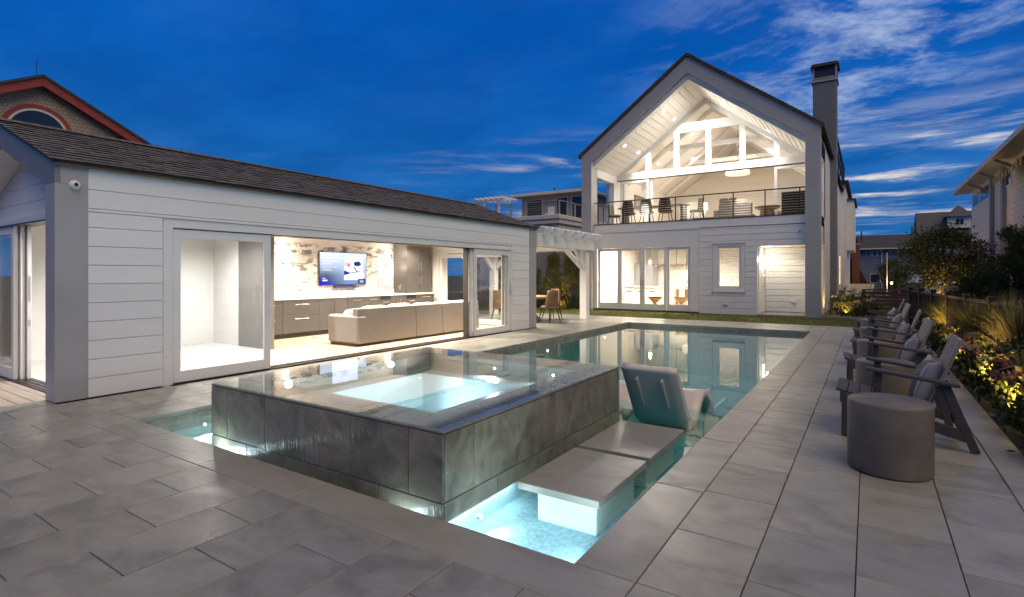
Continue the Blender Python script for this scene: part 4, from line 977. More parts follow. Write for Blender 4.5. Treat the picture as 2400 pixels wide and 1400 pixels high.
# gable glazing at the recessed wall
def gz(n, *a, **k): return box(n, m_white, gl, *a, **k)
gl = hb('gable_glazing', m_white, HIL, HIR, YG, YG+.14, 5.53, 5.82, .004)
def under(x): return oz(x) - .80
for a, b_ in ((-7.972,-7.762),(-6.767,-6.568),(-5.494,-5.297),(-4.198,-4.013),(-2.983,-2.773)):
    top = min(under(a), under(b_), 7.27)
    gz('mullion', a, b_, YG+.005, YG+.135, 5.821, top)
MB().prism([(-7.05,YG+.004,7.27),(-3.85,YG+.004,7.27),(-4.33,YG+.004,7.63),(-6.68,YG+.004,7.63)], (0,.13,0)).build('collar_beam', m_white, gl)
for s, i in ((-1, HIL), (1, HIR)):
    MB().prism([(AX,YG+.003,AZ-.80),(i,YG+.003,oz(i)-.80),(i,YG+.003,oz(i)-1.0),(AX,YG+.003,AZ-1.0)], (0,.13,0)).build('rake_member', m_white, gl)
MB().prism([(HIL+.05,YG+.07,5.82),(HIR-.05,YG+.07,5.82),(HIR-.05,YG+.07,under(HIR)),(AX,YG+.07,AZ-.85),(HIL+.05,YG+.07,under(HIL))], (0,.008,0)).build('pane', m_glass, gl)
# sliding doors below
def usl(x0, x1, Y):
    d = MB(); st = .10; z0, z1 = 3.41, 5.47
    d.box(x0, x0+st, Y, Y+.05, z0, z1); d.box(x1-st, x1, Y, Y+.05, z0, z1); d.box(x0+st, x1-st, Y, Y+.05, z0, z0+.12); d.box(x0+st, x1-st, Y, Y+.05, z1-.09, z1)
    o = d.build('sliding_door', m_trim, hs, .003); box('pane', m_glass, o, x0+st-.003, x1-st+.003, Y+.02, Y+.028, z0+.117, z1-.087)
usl(-9.15, -7.84, YG+.02); usl(-9.08, -7.70, YG+.08); usl(-2.98, HIR-.02, YG+.02)
hb('head_track', m_track, HIL, HIR, YG+.01, YG+.14, 5.50, 5.529)
# rooms
for nme, z0, z1, y0, y1 in (('upper_room', 3.405, 6.2, YG+.15, 31.0), ('lower_room', .05, 3.05, YW+.25, 25.6)):
    hb('room_wall', m_intwhite, HIL-.02, HIL+.0, y0 if nme == 'upper_room' else YW+.21, y1, z0, z1); hb('room_wall', m_intwhite, HIR if nme == 'upper_room' else -3.24, (HIR if nme == 'upper_room' else -3.24)+.02, y0 if nme == 'upper_room' else YW+.21, y1, z0, z1)
    if nme == 'upper_room': MB().prism([(HIL,y1,z0),(HIR,y1,z0),(HIR,y1,under(HIR)),(AX,y1,AZ-.8),(HIL,y1,under(HIL))], (0,.1,0)).build('room_wall', m_intwhite, hs)
    else: hb('room_wall', m_intwhite, HIL, -3.22, y1, y1+.1, z0, z1)
hb('room_floor', m_maple, HIL, HIR, YG+.301, 31, 3.30, 3.404); hb('room_floor', m_maple, HIL, -3.24, YW+.25, 25.6, 0, .05); hb('room_ceiling', m_ceil, HIL, -3.22, YW+.21, 25.6, 3.02, 3.055)
for s in (-1, 1):
    for y in (23.8, 25.6, 27.4, 29.2):
        i = HIL if s < 0 else HIR
        MB().prism([(AX,y,AZ-.80),(i,y,oz(i)-.80),(i,y,oz(i)-1.0),(AX,y,AZ-1.0)], (0,.16,0)).build('rafter', m_white, hs)
for y in (23.8, 27.4): hb('tie_beam', m_white, -8.2, -2.8, y+.161, y+.26, 6.9, 7.1)
# side wall (faces the garden) and back
siding_x(hs, HR-.03, 22.2, YB, 3.42, 6.1); siding_x(hs, HR-.03, YW+.33, 22.2, 5.4, 6.0); siding_x(hs, HR-.03, YW+.33, 22.2, 2.45, 3.40); siding_x(hs, HR-.03, AY+.12, YB, 0, 3.42)
hb('wall', m_white, HR-.25, HR-.05, AY+.12, YB, 0, 3.05); hb('wall', m_white, HR-.25, HR-.05, 22.5, YB, 3.06, 6.15); hb('back_wall', m_white, HL, HR-.05, YB-.2, YB, 0, 6.2); hb('side_wall', m_white, HL, HL+.2, YW+.33, YB, 0, 3.3); hb('side_wall', m_white, HL, HL+.2, 22.35, YB, 3.3, 6.0)
for (y0, y1, z0, z1) in ((27.6, 28.5, .9, 2.4), (30, 31, 3.9, 5.4), (33.2, 34.4, .9, 2.4)):
    w2 = hb('window', m_trim, HR-.03, HR, y0-.1, y1+.1, z0-.1, z1+.1, .004); box('pane', mat('lit_pane%d' % int(y0), (.3,.2,.1), .2, emit=(1,.72,.40), estr=1.1), w2, HR-.001, HR+.004, y0, y1, z0, z1); box('sash_bar', m_trim, w2, HR+.004, HR+.012, y0, y1, (z0+z1)/2-.02, (z0+z1)/2+.02)
# rear wing with a dark rooftop railing and a box bay
hb('rear_wing', m_white, -8, -1.15, YB+.001, 46, 0, 6.6); siding_x(hs, -1.13, YB+.005, 46, 0, 6.6); hb('box_bay', m_white, -1.13, -.78, 39.5, 44.5, 2.9, 6.0, .01)
siding_x(hs, -.76, 39.5, 44.5, 2.9, 6.0)
hb('wing_roof', m_roofdark, -8.1, -.95, YB-.1, 46.2, 6.6, 6.75); hb('bay_roof', m_roofdark, -1.2, -.65, 39.4, 44.6, 6.0, 6.12)
for k in range(6): hb('roof_rail_post', m_rail, -1.15, -1.10, 26.8+k*1.6, 26.86+k*1.6, 6.1, 7.2)
hb('roof_rail', m_rail, -1.16, -1.09, 26.8, 34.9, 7.15, 7.22); hb('roof_rail', m_rail, -1.15, -1.1, 26.8, 34.9, 6.5, 6.55)
# chimney
ch = hb('chimney', mat('chimney_shingle', (.17,.18,.20), .7, var=.12, scale=6), -1.94, -1.09, 25.6, 26.5, 0, 9.33, .01)
box('cap_band', m_frame, ch, -1.99, -1.04, 25.55, 26.55, 9.331, 9.43, .006)
for x in (-1.95, -1.14): 
    for y in (25.59, 26.45): box('cap_post', m_frame, ch, x, x+.07, y, y+.07, 9.431, 9.96)
box('cap_louvre', m_dark, ch, -1.90, -1.12, 25.63, 26.48, 9.431, 9.95); box('cap_sill', m_frame, ch, -1.96, -1.07, 25.58, 26.52, 9.47, 9.52)
MB().prism([(-2.02,25.5,9.961),(-1.0,25.5,9.961),(-1.06,25.5,10.08),(-1.96,25.5,10.08)], (0,1.1,0)).build('cap_roof', m_roofdark, ch)
sec_cam((-1.90, YW-.001, 2.84), (0,-1,0), 'small white camera high on the front wall of the gabled house', .9)
# speaker grille + soffit lights of the balcony
def slope_can(x, y, lab, e=310): return can(x, y, under(x)-.002, e, lab, nrm=(.6*(1 if x < AX else -1), 0, -.8), grp='balcony soffit lights', spot=165, col=(1,.91,.77), lens=m_can2, r=.07)
slope_can(-6.59, 21.92, 'soffit light nearest the peak on the left slope of the balcony ceiling'); slope_can(-8.13, 22.02, 'soffit light low on the left slope of the balcony ceiling, beside the glass wall')
slope_can(-8.14, 20.52, 'soffit light low on the left slope of the balcony ceiling, near the front edge'); slope_can(-6.59, 20.6, 'soffit light high on the left slope of the balcony ceiling, near the front edge'); slope_can(-3.1, 22.0, 'soffit light on the right slope of the balcony ceiling, beside the glass wall'); slope_can(-4.4, 20.6, 'soffit light on the right slope of the balcony ceiling, near the front edge')
for (x, y) in ((-7.3, 24.8), (-7.3, 27.4), (-3.7, 24.8), (-3.7, 27.4)): can(x, y, under(x)-.002, 520, 'round light on the %s slope of the upstairs ceiling, %s the glass gable' % ('left' if x < AX else 'right', 'nearer' if y < 26 else 'farther from'), nrm=(.6*(1 if x < AX else -1), 0, -.8), grp='upstairs ceiling lights', spot=168, col=(1,.91,.77), lens=m_can2, r=.07)
for (x, y) in ((-8.4, 21.6), (-6.9, 21.6), (-5.2, 21.6), (-7.9, 23.8), (-5.6, 23.8)): can(x, y, 3.02, 1000 if y < 22.5 else 130, 'round ceiling light downstairs, %s' % {-8.4:'behind the leftmost glazed door', -6.9:'behind the middle glazed doors', -5.2:'behind the rightmost glazed door', -7.9:'at the back over the kitchen', -5.6:'at the back over the console'}[x], grp='downstairs ceiling lights', spot=160, col=(1,.87,.68))
# --- furniture upstairs
m_darkwood = mat('dark_walnut', (.035,.02,.013), .45, var=.3, stretch=(6,1,6)); m_leather = mat('brown_leather', (.035,.022,.016), .85, var=.2, spec=.15)
FZ2 = 3.405
dt = thing('dining_table', 'long dark dining table behind the balcony railing', 'table', (-7.2, 21.35, FZ2))
box('table_top', m_darkwood, dt, -8.65, -5.85, 21.05, 21.75, FZ2+.70, FZ2+.75, .006)
for x in (-8.5, -6.1): box('leg', m_darkwood, dt, x, x+.1, 21.1, 21.7, FZ2, FZ2+.699)
def din_chair(x, y, rot, lab, name='dining_chair', m=None, z=FZ2, grp='dining chairs on the balcony'):
    m = m or m_leather
    o = thing(name, lab, 'chair', (0,0,0), grp)
    sv = MB(); n = 12
    prof = []
    # curved shell back
    for j in range(6):
        h = .40 + .45*j/5; wv = 1.0 - .25*(j/5)**2
        prof.append([( .25*wv*math.sin(a), -.24*math.cos(a)*(.85+.15*j/5) , h) for a in np.linspace(-1.15, 1.15, n)])
    vs = [p for r in prof for p in r] + [(p[0]*.86, p[1]*.86, p[2]) for r in prof for p in r]; K = len(vs)//2
    fs = []
    for j in range(5):
        for i in range(n-1):
            a = j*n+i; fs += [(a,a+1,a+n+1,a+n), (a+K,a+n+K,a+n+1+K,a+1+K)]
    for i in range(n-1): a = 5*n+i; fs.append((a,a+1,a+1+K,a+K)); a = i; fs.append((a,a+K,a+1+K,a+1))
    for j in range(5): a = j*n; fs.append((a,a+n,a+n+K,a+K)); a = j*n+n-1; fs.append((a,a+K,a+n+K,a+n))
    sv.add(vs, fs); sv.build('back_shell', m, o, smooth=True)
    MB().lathe((0,.0,.36), [(.20,0),(.235,.02),(.235,.07),(.20,.09)], 18).build('seat', m, o, smooth=True)
    for sx in (-1, 1):
        for sy in (-1, 1): MB().cyl((sx*.14,sy*.13,.37),(sx*.20,sy*.20,0),.018,.012,n=8).build('leg', m_darkwood, o)
    o.location = (x, y, z); o.rotation_euler = (0,0,rot); o.scale = (1.15,1.15,1.12); return o
for i, x in enumerate((-8.1, -7.35, -6.6)): din_chair(x, 20.85, 0, 'dark shell dining chair, %s of the three with backs to the railing' % ('leftmost','middle','rightmost')[i])
m_olive = mat('olive_weave', (.13,.11,.075), .8, var=.15)
din_chair(-8.95, 21.4, -math.pi/2, 'olive chair at the left end of the balcony dining table', m=m_olive); din_chair(-5.55, 21.4, math.pi/2, 'olive chair at the right end of the balcony dining table', m=m_olive)
so2 = thing('upstairs_sofa', 'taupe sofa with its back to the balcony, upstairs', 'sofa', (-4.4, 23.3, FZ2))
m_taupe = mat('taupe_fabric', (.085,.07,.06), .9, var=.1)
box('back', m_taupe, so2, -5.1, -3.85, 23.0, 23.2, FZ2+.1, FZ2+.85, .03, seg=2); box('seat', m_taupe, so2, -5.1, -3.85, 23.2, 23.9, FZ2+.1, FZ2+.45, .03); box('arm', m_taupe, so2, -5.3, -5.1, 23.0, 23.9, FZ2+.05, FZ2+.62, .03)
for i, x in enumerate((-4.95, -4.6)):
    q = soft_box('scatter_cushion', m_taupe, (x, 23.25, FZ2+.95), .06, .18, .18, None, rot=R(90)); tag(q, 'pointed scatter cushion on the upstairs sofa, %s of two' % ('left', 'right')[i], 'pillow', 'cushions on the upstairs sofa')
ot = thing('round_table', 'round brown pedestal table on the balcony', 'table', (-3.15, 22.0, FZ2)); MB().lathe((-3.15,22.0,FZ2), [(.30,0),(.26,.1),(.24,.4),(.42,.46),(.45,.52),(.42,.55)], 28).build('pedestal_top', mat('bronze_resin', (.16,.10,.04), .4, var=.15), ot, smooth=True)
s3 = thing('slatted_screen', 'brown slatted cabinet at the right end of the balcony', 'cabinet', (-2.2, 21.9, FZ2))
box('body', m_darkwood, s3, -2.65, -1.80, 21.9, 22.3, FZ2, FZ2+1.0)
for k in range(9): box('slat', m_leather, s3, -2.66, -1.80, 21.88, 21.899, FZ2+.03+k*.11, FZ2+.10+k*.11)
m_lampsh = emat('lamp_shade_glow', (1,.90,.72), 7)
def tlamp(x, y, z, lab, r=.16, h=.3, base=.35, e=10, name='table_lamp', grp=None, sh=None):
    o = thing(name, lab, 'lamp', (x, y, z), grp); MB().lathe((x,y,z), [(.09,0),(.10,.05),(.06,base*.7),(.02,base)], 16).build('base', m_counter, o, smooth=True)
    MB().lathe((x,y,z+base), [(r,0),(r*.8,h)], 24, cap=False).build('shade', sh or m_lampsh, o); 
    lamp('POINT', (x,y,z+base+h*.5), e, WARM, .08, o); return o
tlamp(-6.05, 24.5, FZ2+.5, 'bright shaded lamp behind the dining table, upstairs', e=14); tlamp(-2.75, 24.6, FZ2+.6, 'bright shaded lamp near the right balcony door, upstairs', e=14)
sb2 = box('sideboard', m_darkwood, None, -6.5, -5.6, 24.3, 24.75, FZ2, FZ2+.49, .005); tag(sb2, 'dark sideboard under the upstairs lamp behind the dining table', 'cabinet')
sb3 = box('console_table', m_olive, None, -3.2, -2.3, 24.4, 24.8, FZ2, FZ2+.59, .005); tag(sb3, 'low olive console under the upstairs lamp at the right', 'table')
pd = thing('dome_pendant', 'large white dome pendant hanging in the glazed gable', 'pendant lamp', (-4.75, 25.0, 5.6))
MB().lathe((-4.75,25.0,5.75), [(.50,0),(.48,.12),(.38,.27),(.22,.36),(.04,.40)], 28).build('shade', mat('pendant_white', (.82,.80,.76), .5, emit=(1,.88,.7), estr=.5), pd, smooth=True); MB().cyl((-4.75,25,6.15),(-4.75,25,8.1),.008,n=6).build('cord', m_dark, pd)
art = thing('wall_picture', 'dark framed picture on the upstairs side wall', 'picture', (-9.25, 25.2, 4.6)); box('frame', m_dark, art, -9.284, -9.25, 24.6, 26.0, 4.5, 5.2, .004); box('print', mat('faded_print', (.3,.28,.25), .7, var=.4, scale=3), art, -9.249, -9.247, 24.66, 25.94, 4.56, 5.14)
# --- furniture downstairs
m_amber = mat('amber_wood', (.34,.18,.06), .4, var=.15); m_oak = mat('pale_oak', (.55,.42,.27), .5, var=.1, stretch=(4,4,1))
for x, y, lab in ((-7.05, 20.95, 'small hourglass side table just inside the middle doors'), (-6.05, 21.1, 'hourglass side table beside the oak console')):
    o = thing('hourglass_table', lab, 'side table', (x, y, .05), 'hourglass tables inside the glazed doors')
    MB().lathe((x,y,.05), [(.24,0),(.24,.03),(.18,.12),(.06,.22),(.18,.34),(.26,.42),(.27,.45)], 24).build('body', m_amber, o, smooth=True); MB().lathe((x,y,.501), [(.28,0),(.28,.03)], 24).build('top', m_darkwood, o)
cs = thing('console', 'pale oak console behind the right glazed door', 'console', (-5.8, 22.2, .05)); box('top', m_oak, cs, -6.6, -4.9, 22.0, 22.45, .80, .86, .005); box('side', m_oak, cs, -6.6, -6.54, 22.0, 22.45, .05, .799); box('side', m_oak, cs, -4.96, -4.9, 22.0, 22.45, .05, .799); box('shelf', m_oak, cs, -6.539, -4.961, 22.0, 22.45, .35, .39)
for k in range(3): box('slat_panel', m_oak, cs, -6.3+k*.45, -6.0+k*.45, 22.40, 22.44, .391, .799)
tlamp(-6.15, 22.2, .86, 'grey shaded table lamp on the oak console', r=.2, h=.28, base=.42, e=5, sh=mat('grey_shade', (.45,.44,.42), .8, emit=(1,.85,.65), estr=.3))
isl = thing('kitchen_island', 'white kitchen island seen through the left glazed doors', 'kitchen island', (-8.1, 22.6, .05)); box('body', m_white, isl, -8.9, -7.4, 22.4, 23.2, .05, .86); box('top', m_counter, isl, -8.95, -7.35, 22.35, 23.25, .861, .90, .004)
for k in range(3): d = box('drawer', m_white, isl, -8.88+k*.5, -8.42+k*.5, 22.375, 22.399, .1, .84, .003); box('handle', m_dark, d, -8.78+k*.5, -8.52+k*.5, 22.355, 22.374, .70, .715)
fr_ = thing('refrigerator', 'steel refrigerator at the back of the downstairs kitchen', 'refrigerator', (-8.9, 24.9, .05)); box('body', mat('fridge_steel', (.42,.45,.52), .3, .7, var=.05), fr_, -9.25, -8.4, 24.6, 25.4, .05, 1.9, .01); box('handle', m_steel, fr_, -8.85, -8.82, 24.56, 24.6, .7, 1.5)
uc = thing('upper_cabinets', 'grey upper cabinets at the back of the downstairs kitchen', 'cabinets', (-8.2, 25.3, 1.9)); 
for k in range(3): box('cabinet_door', mat('pale_grey%d' % k, (.45,.45,.44), .5), uc, -8.35+k*.45, -7.92+k*.45, 25.2, 25.59, 1.9, 2.7, .003)
pn = thing('glass_pendant', 'clear bell pendant with bright bulb over the kitchen island', 'pendant lamp', (-7.85, 22.7, 1.9)); MB().lathe((-7.85,22.7,1.85), [(.17,0),(.16,.1),(.06,.24),(.02,.28)], 20, cap=False).build('shade', m_glass, pn); MB().lathe((-7.85,22.7,1.9), [(.03,0),(.05,.05),(.03,.1)], 12).build('bulb', emat('bulb_glow', (1,.88,.66), 30), pn); MB().cyl((-7.85,22.7,2.13),(-7.85,22.7,3.01),.006,n=6).build('cord', m_dark, pn); lamp('POINT', (-7.85,22.7,1.83), 14, WARM, .05, pn)
stw = thing('stair_screen', 'white ribbed panel at the back of the downstairs hall', 'panel', (-6.4, 25.4, .05))
for k in range(8): box('rib', m_intwhite, stw, -7.2+k*.14, -7.12+k*.14, 25.45, 25.55, .05, 2.6, .004)
# ================================================================== NEIGHBOURING HOUSES
def brick_mat(name, c1, c2, mortar, sy, sz, axis='Y', rough=.85, off=.5):
    """courses of shingles / boards too far away to pick apart"""
    m = bpy.data.materials.new(name); m.use_nodes = True; nt = m.node_tree; N = nt.nodes; L = nt.links; b = N['Principled BSDF']; b.inputs['Roughness'].default_value = rough
    g = N.new('ShaderNodeNewGeometry'); s = N.new('ShaderNodeSeparateXYZ'); L.new(g.outputs['Position'], s.inputs[0]); c = N.new('ShaderNodeCombineXYZ')
    ad = N.new('ShaderNodeMath'); ad.operation = 'ADD'; L.new(s.outputs[0], ad.inputs[0]); L.new(s.outputs[1], ad.inputs[1])
    L.new(ad.outputs[0], c.inputs[0]); L.new(s.outputs[2], c.inputs[1])
    t = N.new('ShaderNodeTexBrick'); L.new(c.outputs[0], t.inputs['Vector']); t.inputs['Scale'].default_value = 1; t.inputs['Brick Width'].default_value = sy; t.inputs['Row Height'].default_value = sz; t.inputs['Mortar Size'].default_value = .008; t.inputs['Color1'].default_value = (*c1,1); t.inputs['Color2'].default_value = (*c2,1); t.inputs['Mortar'].default_value = (*mortar,1); t.offset = off
    L.new(t.outputs['Color'], b.inputs['Base Color'])
    bp = N.new('ShaderNodeBump'); bp.inputs['Strength'].default_value = .6; bp.inputs['Distance'].default_value = .02; L.new(t.outputs['Fac'], bp.inputs['Height']); bp.invert = True; L.new(bp.outputs[0], b.inputs['Normal'])
    return m
m_cedar = brick_mat('cedar_shingles', (.40,.31,.22), (.48,.38,.28), (.22,.17,.12), .13, .115)
m_redtrim = mat('red_trim', (.30,.045,.025), .5, var=.08); m_cream = mat('cream_trim', (.70,.62,.50), .5, var=.05)
m_darkglass = mat('dark_window', (.02,.03,.035), .08, spec=.6)
# --- shingled house with red trim (left)
lh = thing('shingled_house', 'brown shingled house with red gable trim behind the pool house', 'house', (-28, 6.6, 0))
X = -24.0; pY, pZ, sl = 6.635, 8.15, .519
MB().prism([(X,3.5,0),(X,9.75,0),(X,9.75,pZ-.2-sl*3.1),(X,pY,pZ-.2),(X,3.5,pZ-.2-sl*3.1)], (-12,0,0)).build('wall', m_cedar, lh)
for s in (-1, 1):
    e = pY + s*3.45
    MB().prism([(X+.35,pY,pZ),(X+.35,e,pZ-sl*3.45),(X+.35,e,pZ-sl*3.45-.26),(X+.35,pY,pZ-.27)], (-.06,0,0)).build('barge_board', m_redtrim, lh)
    MB().prism([(X+.36,pY,pZ+.02),(X+.36,e+s*.05,pZ-sl*3.5+.02),(X+.36,e+s*.05,pZ-sl*3.5-.06),(X+.36,pY,pZ-.06)], (-.05,0,0)).build('fascia_strip', m_redtrim, lh)
    MB().prism([(X+.40,pY,pZ+.03),(X+.40,e+s*.1,pZ-sl*3.55+.03),(X+.40,e+s*.1,pZ-sl*3.55+.13),(X+.40,pY,pZ+.13)], (-12.5,0,0)).build('roof', m_roofdark, lh)
    MB().prism([(X+.29,pY,pZ-.20),(X+.29,e,pZ-.20-sl*3.45),(X+.29,e,pZ-.18-sl*3.45),(X+.29,pY,pZ-.18)], (-.30,0,0)).build('soffit', m_redtrim, lh)
box('eave_return', m_redtrim, lh, X-.1, X+.3, 9.45, 9.75, pZ-sl*3.1-.42, pZ-sl*3.1-.2)
MB().prism([(X,9.7,5.2),(X,12.8,4.0),(X,12.8,4.2),(X,9.7,6.4)], (-10,0,0)).build('lower_roof', m_roofdark, lh)
wc = (6.58, 6.27)
def arc_ring(r0, r1, xo, th, name, m):
    n = 24; b = MB(); 
    for i in range(n):
        a, c = math.pi*i/n, math.pi*(i+1)/n
        b.prism([(X+xo,wc[0]+r0*math.cos(a),wc[1]+r0*math.sin(a)),(X+xo,wc[0]+r1*math.cos(a),wc[1]+r1*math.sin(a)),(X+xo,wc[0]+r1*math.cos(c),wc[1]+r1*math.sin(c)),(X+xo,wc[0]+r0*math.cos(c),wc[1]+r0*math.sin(c))], (th,0,0))
    return b.build(name, m, lh)
arc_ring(.86, 1.0, .002, .05, 'window_casing', m_redtrim); arc_ring(.78, .858, .002, .04, 'window_frame', m_cream)
MB().prism([(X+.004,wc[0]+.78*math.cos(a),wc[1]+.78*math.sin(a)) for a in np.linspace(0, math.pi, 25)], (.01,0,0)).build('arched_pane', m_darkglass, lh)
MB().cyl((X-.3,pY,pZ+.1),(X-.3,pY,pZ+.75),.012,n=6).build('antenna', m_dark, lh)
# --- pale house with roof deck (behind the pergola)
bh = thing('roof_deck_house', 'cream flat roofed house with a railed roof deck behind the pergola', 'house', (-23, 40, 0))
m_creamw = mat('cream_wall', (.74,.64,.48), .7, var=.05); 
box('wall', m_creamw, bh, -27, -19.6, 36.05, 46, 0, 5.3); box('cornice', m_cream, bh, -27.2, -19.4, 35.85, 46, 5.30, 5.62); box('deck_fascia', m_cream, bh, -27.3, -19.3, 35.75, 46, 5.621, 5.95, .03)
for k in range(7):
    x0 = -26.4+k*.98; w2 = box('window', m_cream, bh, x0-.06, x0+.78, 36.0, 36.049, 3.2, 5.0); box('pane', m_darkglass, w2, x0, x0+.72, 35.99, 35.999, 3.28, 4.92)
for k in range(5):
    y0 = 36.5+k*1.3; w2 = box('window', m_cream, bh, -19.599, -19.56, y0-.06, y0+.96, 3.2, 5.0); box('pane', m_darkglass, w2, -19.559, -19.55, y0, y0+.9, 3.28, 4.92)
m_greyw = mat('grey_wall', (.30,.31,.33), .7, var=.05)
up_ = box('upper_wall', m_greyw, bh, -26, -19.9, 41, 48, 5.951, 8.3)
for x0, x1 in ((-25.5,-23.9),(-22.4,-21.4),(-20.9,-20.0)): d = box('sliding_door', m_cream, up_, x0-.06, x1+.06, 40.95, 40.999, 5.96, 8.05); box('pane', m_darkglass, d, x0, x1, 40.94, 40.949, 6.02, 7.98)
box('upper_roof', m_greyw, bh, -26.6, -19.2, 40.2, 48.4, 8.301, 8.5); box('roof_trim', m_cream, bh, -26.65, -19.15, 40.15, 40.199, 8.28, 8.52)
MB().cyl((-23.2,42,8.5),(-23.2,42,9.1),.05,n=8).build('vent_pipe', m_dark, bh)
rr = thing('roof_deck_railing', 'tan post and cable railing around the neighbouring roof deck', 'railing', (-23, 36, 5.95)); m_tan = mat('tan_wood', (.42,.30,.20), .6, var=.1)
for k in range(6): x = -19.45-k*1.45; box('post', m_tan, rr, x-.05, x+.05, 35.9, 36.0, 5.951, 7.0)
for k in range(1, 5): y = 35.95+k*1.3; box('post', m_tan, rr, -19.5, -19.4, y-.05, y+.05, 5.951, 7.0)
box('top_rail', m_tan, rr, -27.1, -19.39, 35.88, 36.02, 7.001, 7.05); box('top_rail', m_tan, rr, -19.52, -19.38, 36.021, 41, 7.001, 7.05)
for k in range(6): MB().cyl((-27,35.95,6.1+k*.15),(-19.45,35.95,6.1+k*.15),.008,n=5).build('cable', m_steel, rr)
tl_ = thing('white_trellis', 'small white trellis at the left end of the roof deck', 'trellis', (-26.6, 38, 5.95))
for x in (-27.0, -25.5): box('post', m_white, tl_, x-.07, x+.07, 36.6, 36.74, 5.951, 7.5)
box('beam', m_white, tl_, -27.9, -24.8, 36.55, 36.8, 7.501, 7.7)
for k in range(6): box('rafter', m_white, tl_, -27.7+k*.52, -27.62+k*.52, 36.2, 38.6, 7.701, 7.85)
pc = thing('deck_chair', 'white slatted chair standing on the neighbouring roof deck', 'chair', (-21.6, 38.2, 5.95)); box('seat', m_white, pc, -21.9, -21.3, 38, 38.5, 6.3, 6.36)
for k in range(5): box('back_slat', m_white, pc, -21.88+k*.125, -21.80+k*.125, 38.5, 38.54, 6.36, 6.95)
for x in (-21.87, -21.37): box('leg', m_white, pc, x, x+.06, 38.02, 38.1, 5.951, 6.299)
# --- plank fence behind the hedge
pf = thing('plank_fence', 'tall weathered vertical plank fence behind the evergreen hedge', 'fence', (-14, 23.5, 0)); m_plank = mat('weathered_plank', (.36,.31,.27), .8, var=.15, rnd=.1, stretch=(6,6,1)); pme = box_mesh('plank', .135, .025, 2.6, m_plank, .003)
for k in range(62): piece('plank', pme, pf, (-18.6+k*.14, 23.5, 2.5+random.uniform(-.01,.01)))
box('rail', m_plank, pf, -18.7, -9.95, 23.513, 23.55, 2.2, 2.3)
# --- right white house
rh = thing('white_side_house', 'tall white house with deep eaves on the right edge', 'house', (8, 30, 0))
m_sidew = mat('neighbour_siding', (.82,.75,.66), .6, var=.05, rnd=.02)
box('wall', m_sidew, rh, 5.03, 12, 10, 41, -.1, 6.2)
z = 0.0
while z < 6.1: box('siding_board', m_sidew, rh, 5.0, 5.029, 10, 41, z+.004, z+.226, .003); z += .23
MB().prism([(4.2,9,6.22),(12,9,9.2),(12,9,9.4),(4.2,9,6.34)], (0,32.6,0)).build('roof', m_roofdark, rh); box('fascia', m_cream, rh, 4.17, 4.199, 9, 41.6, 6.12, 6.32)
MB().prism([(4.2,9.01,6.13),(5.0,9.01,6.18),(5.0,9.01,6.20),(4.2,9.01,6.215)], (0,32.5,0)).build('soffit', m_cream, rh)
for y0, y1, n in ((38.3,40.4,3),(34.9,37.9,4),(30.4,31.4,1)):
    w2 = box('window', m_white, rh, 4.97, 4.999, y0-.12, y1+.12, 5.15, 5.98)
    for i in range(n): a = y0+(y1-y0)*i/n; box('pane', m_darkglass, w2, 4.96, 4.969, a+.06, a+(y1-y0)/n-.06, 5.25, 5.9)
for y in (34.3, 31.6): box('downspout', m_frame, rh, 4.84, 4.999, y-.16, y+.16, 0, 6.1, .01)
for y in (33, 36.5, 29.5): MB().bar((4.98,y,5.75),(4.3,y,6.12),.10,.10).build('eave_bracket', m_frame, rh)
aw = MB(); 
MB().prism([(4.99,24.5,6.0),(4.99,29.8,6.0),(4.3,29.8,5.35),(4.3,24.5,5.35)], (0,0,-.03)).build('awning', mat('brown_awning', (.16,.09,.03), .8), rh)
for k in range(9): box('valance_strip', mat('yellow_stripe', (.5,.36,.08), .8) if k == 0 else MATS['yellow_stripe'], rh, 4.28, 4.30, 24.6+k*.58, 24.9+k*.58, 5.1, 5.34)
wf = thing('white_panel_fence', 'low white louvred fence panels in front of the white house', 'fence', (4.2, 36, 0))
for x in (3.45, 4.2, 4.95): box('post', m_white, wf, x-.05, x+.05, 35.95, 36.05, -.1, 1.32)
for k in range(13): box('slat', m_white, wf, 3.5, 4.15, 35.98, 36.0, .32+k*.075, .385+k*.075); box('slat', m_white, wf, 4.25, 4.9, 35.98, 36.0, .32+k*.075, .385+k*.075)
# --- far houses
fb = thing('blue_grey_house', 'blue grey house with dark pitched roof at the end of the garden', 'house', (1, 62, -.7)); m_bg = mat('blue_grey_siding', (.16,.19,.23), .75, var=.06)
box('wall', m_bg, fb, -1.6, 3.9, 62, 70, -.7, 3.9); MB().prism([(-2,61.6,3.85),(-2,66,5.4),(-2,70.4,3.85)], (6.3,0,0)).build('roof', m_roofdark, fb); box('gutter', m_cream, fb, -2, 4.3, 61.5, 61.599, 3.8, 3.92)
for x0 in (-.15, .35, .75): w2 = box('window', m_cream, fb, x0-.05, x0+.35, 61.95, 61.999, 3.15, 3.65); box('pane', m_darkglass, w2, x0, x0+.3, 61.94, 61.949, 3.2, 3.6)
w2 = box('window', m_cream, fb, .1, .95, 61.95, 61.999, .6, 1.5); box('pane', m_darkglass, w2, .16, .88, 61.94, 61.949, .66, 1.44)
box('downspout', m_white, fb, 1.0, 1.06, 61.93, 61.999, -.7, 3.8); MB().cyl((-.6,64,4.8),(-.6,64,5.7),.06,n=8).build('vent_pipe', m_dark, fb)
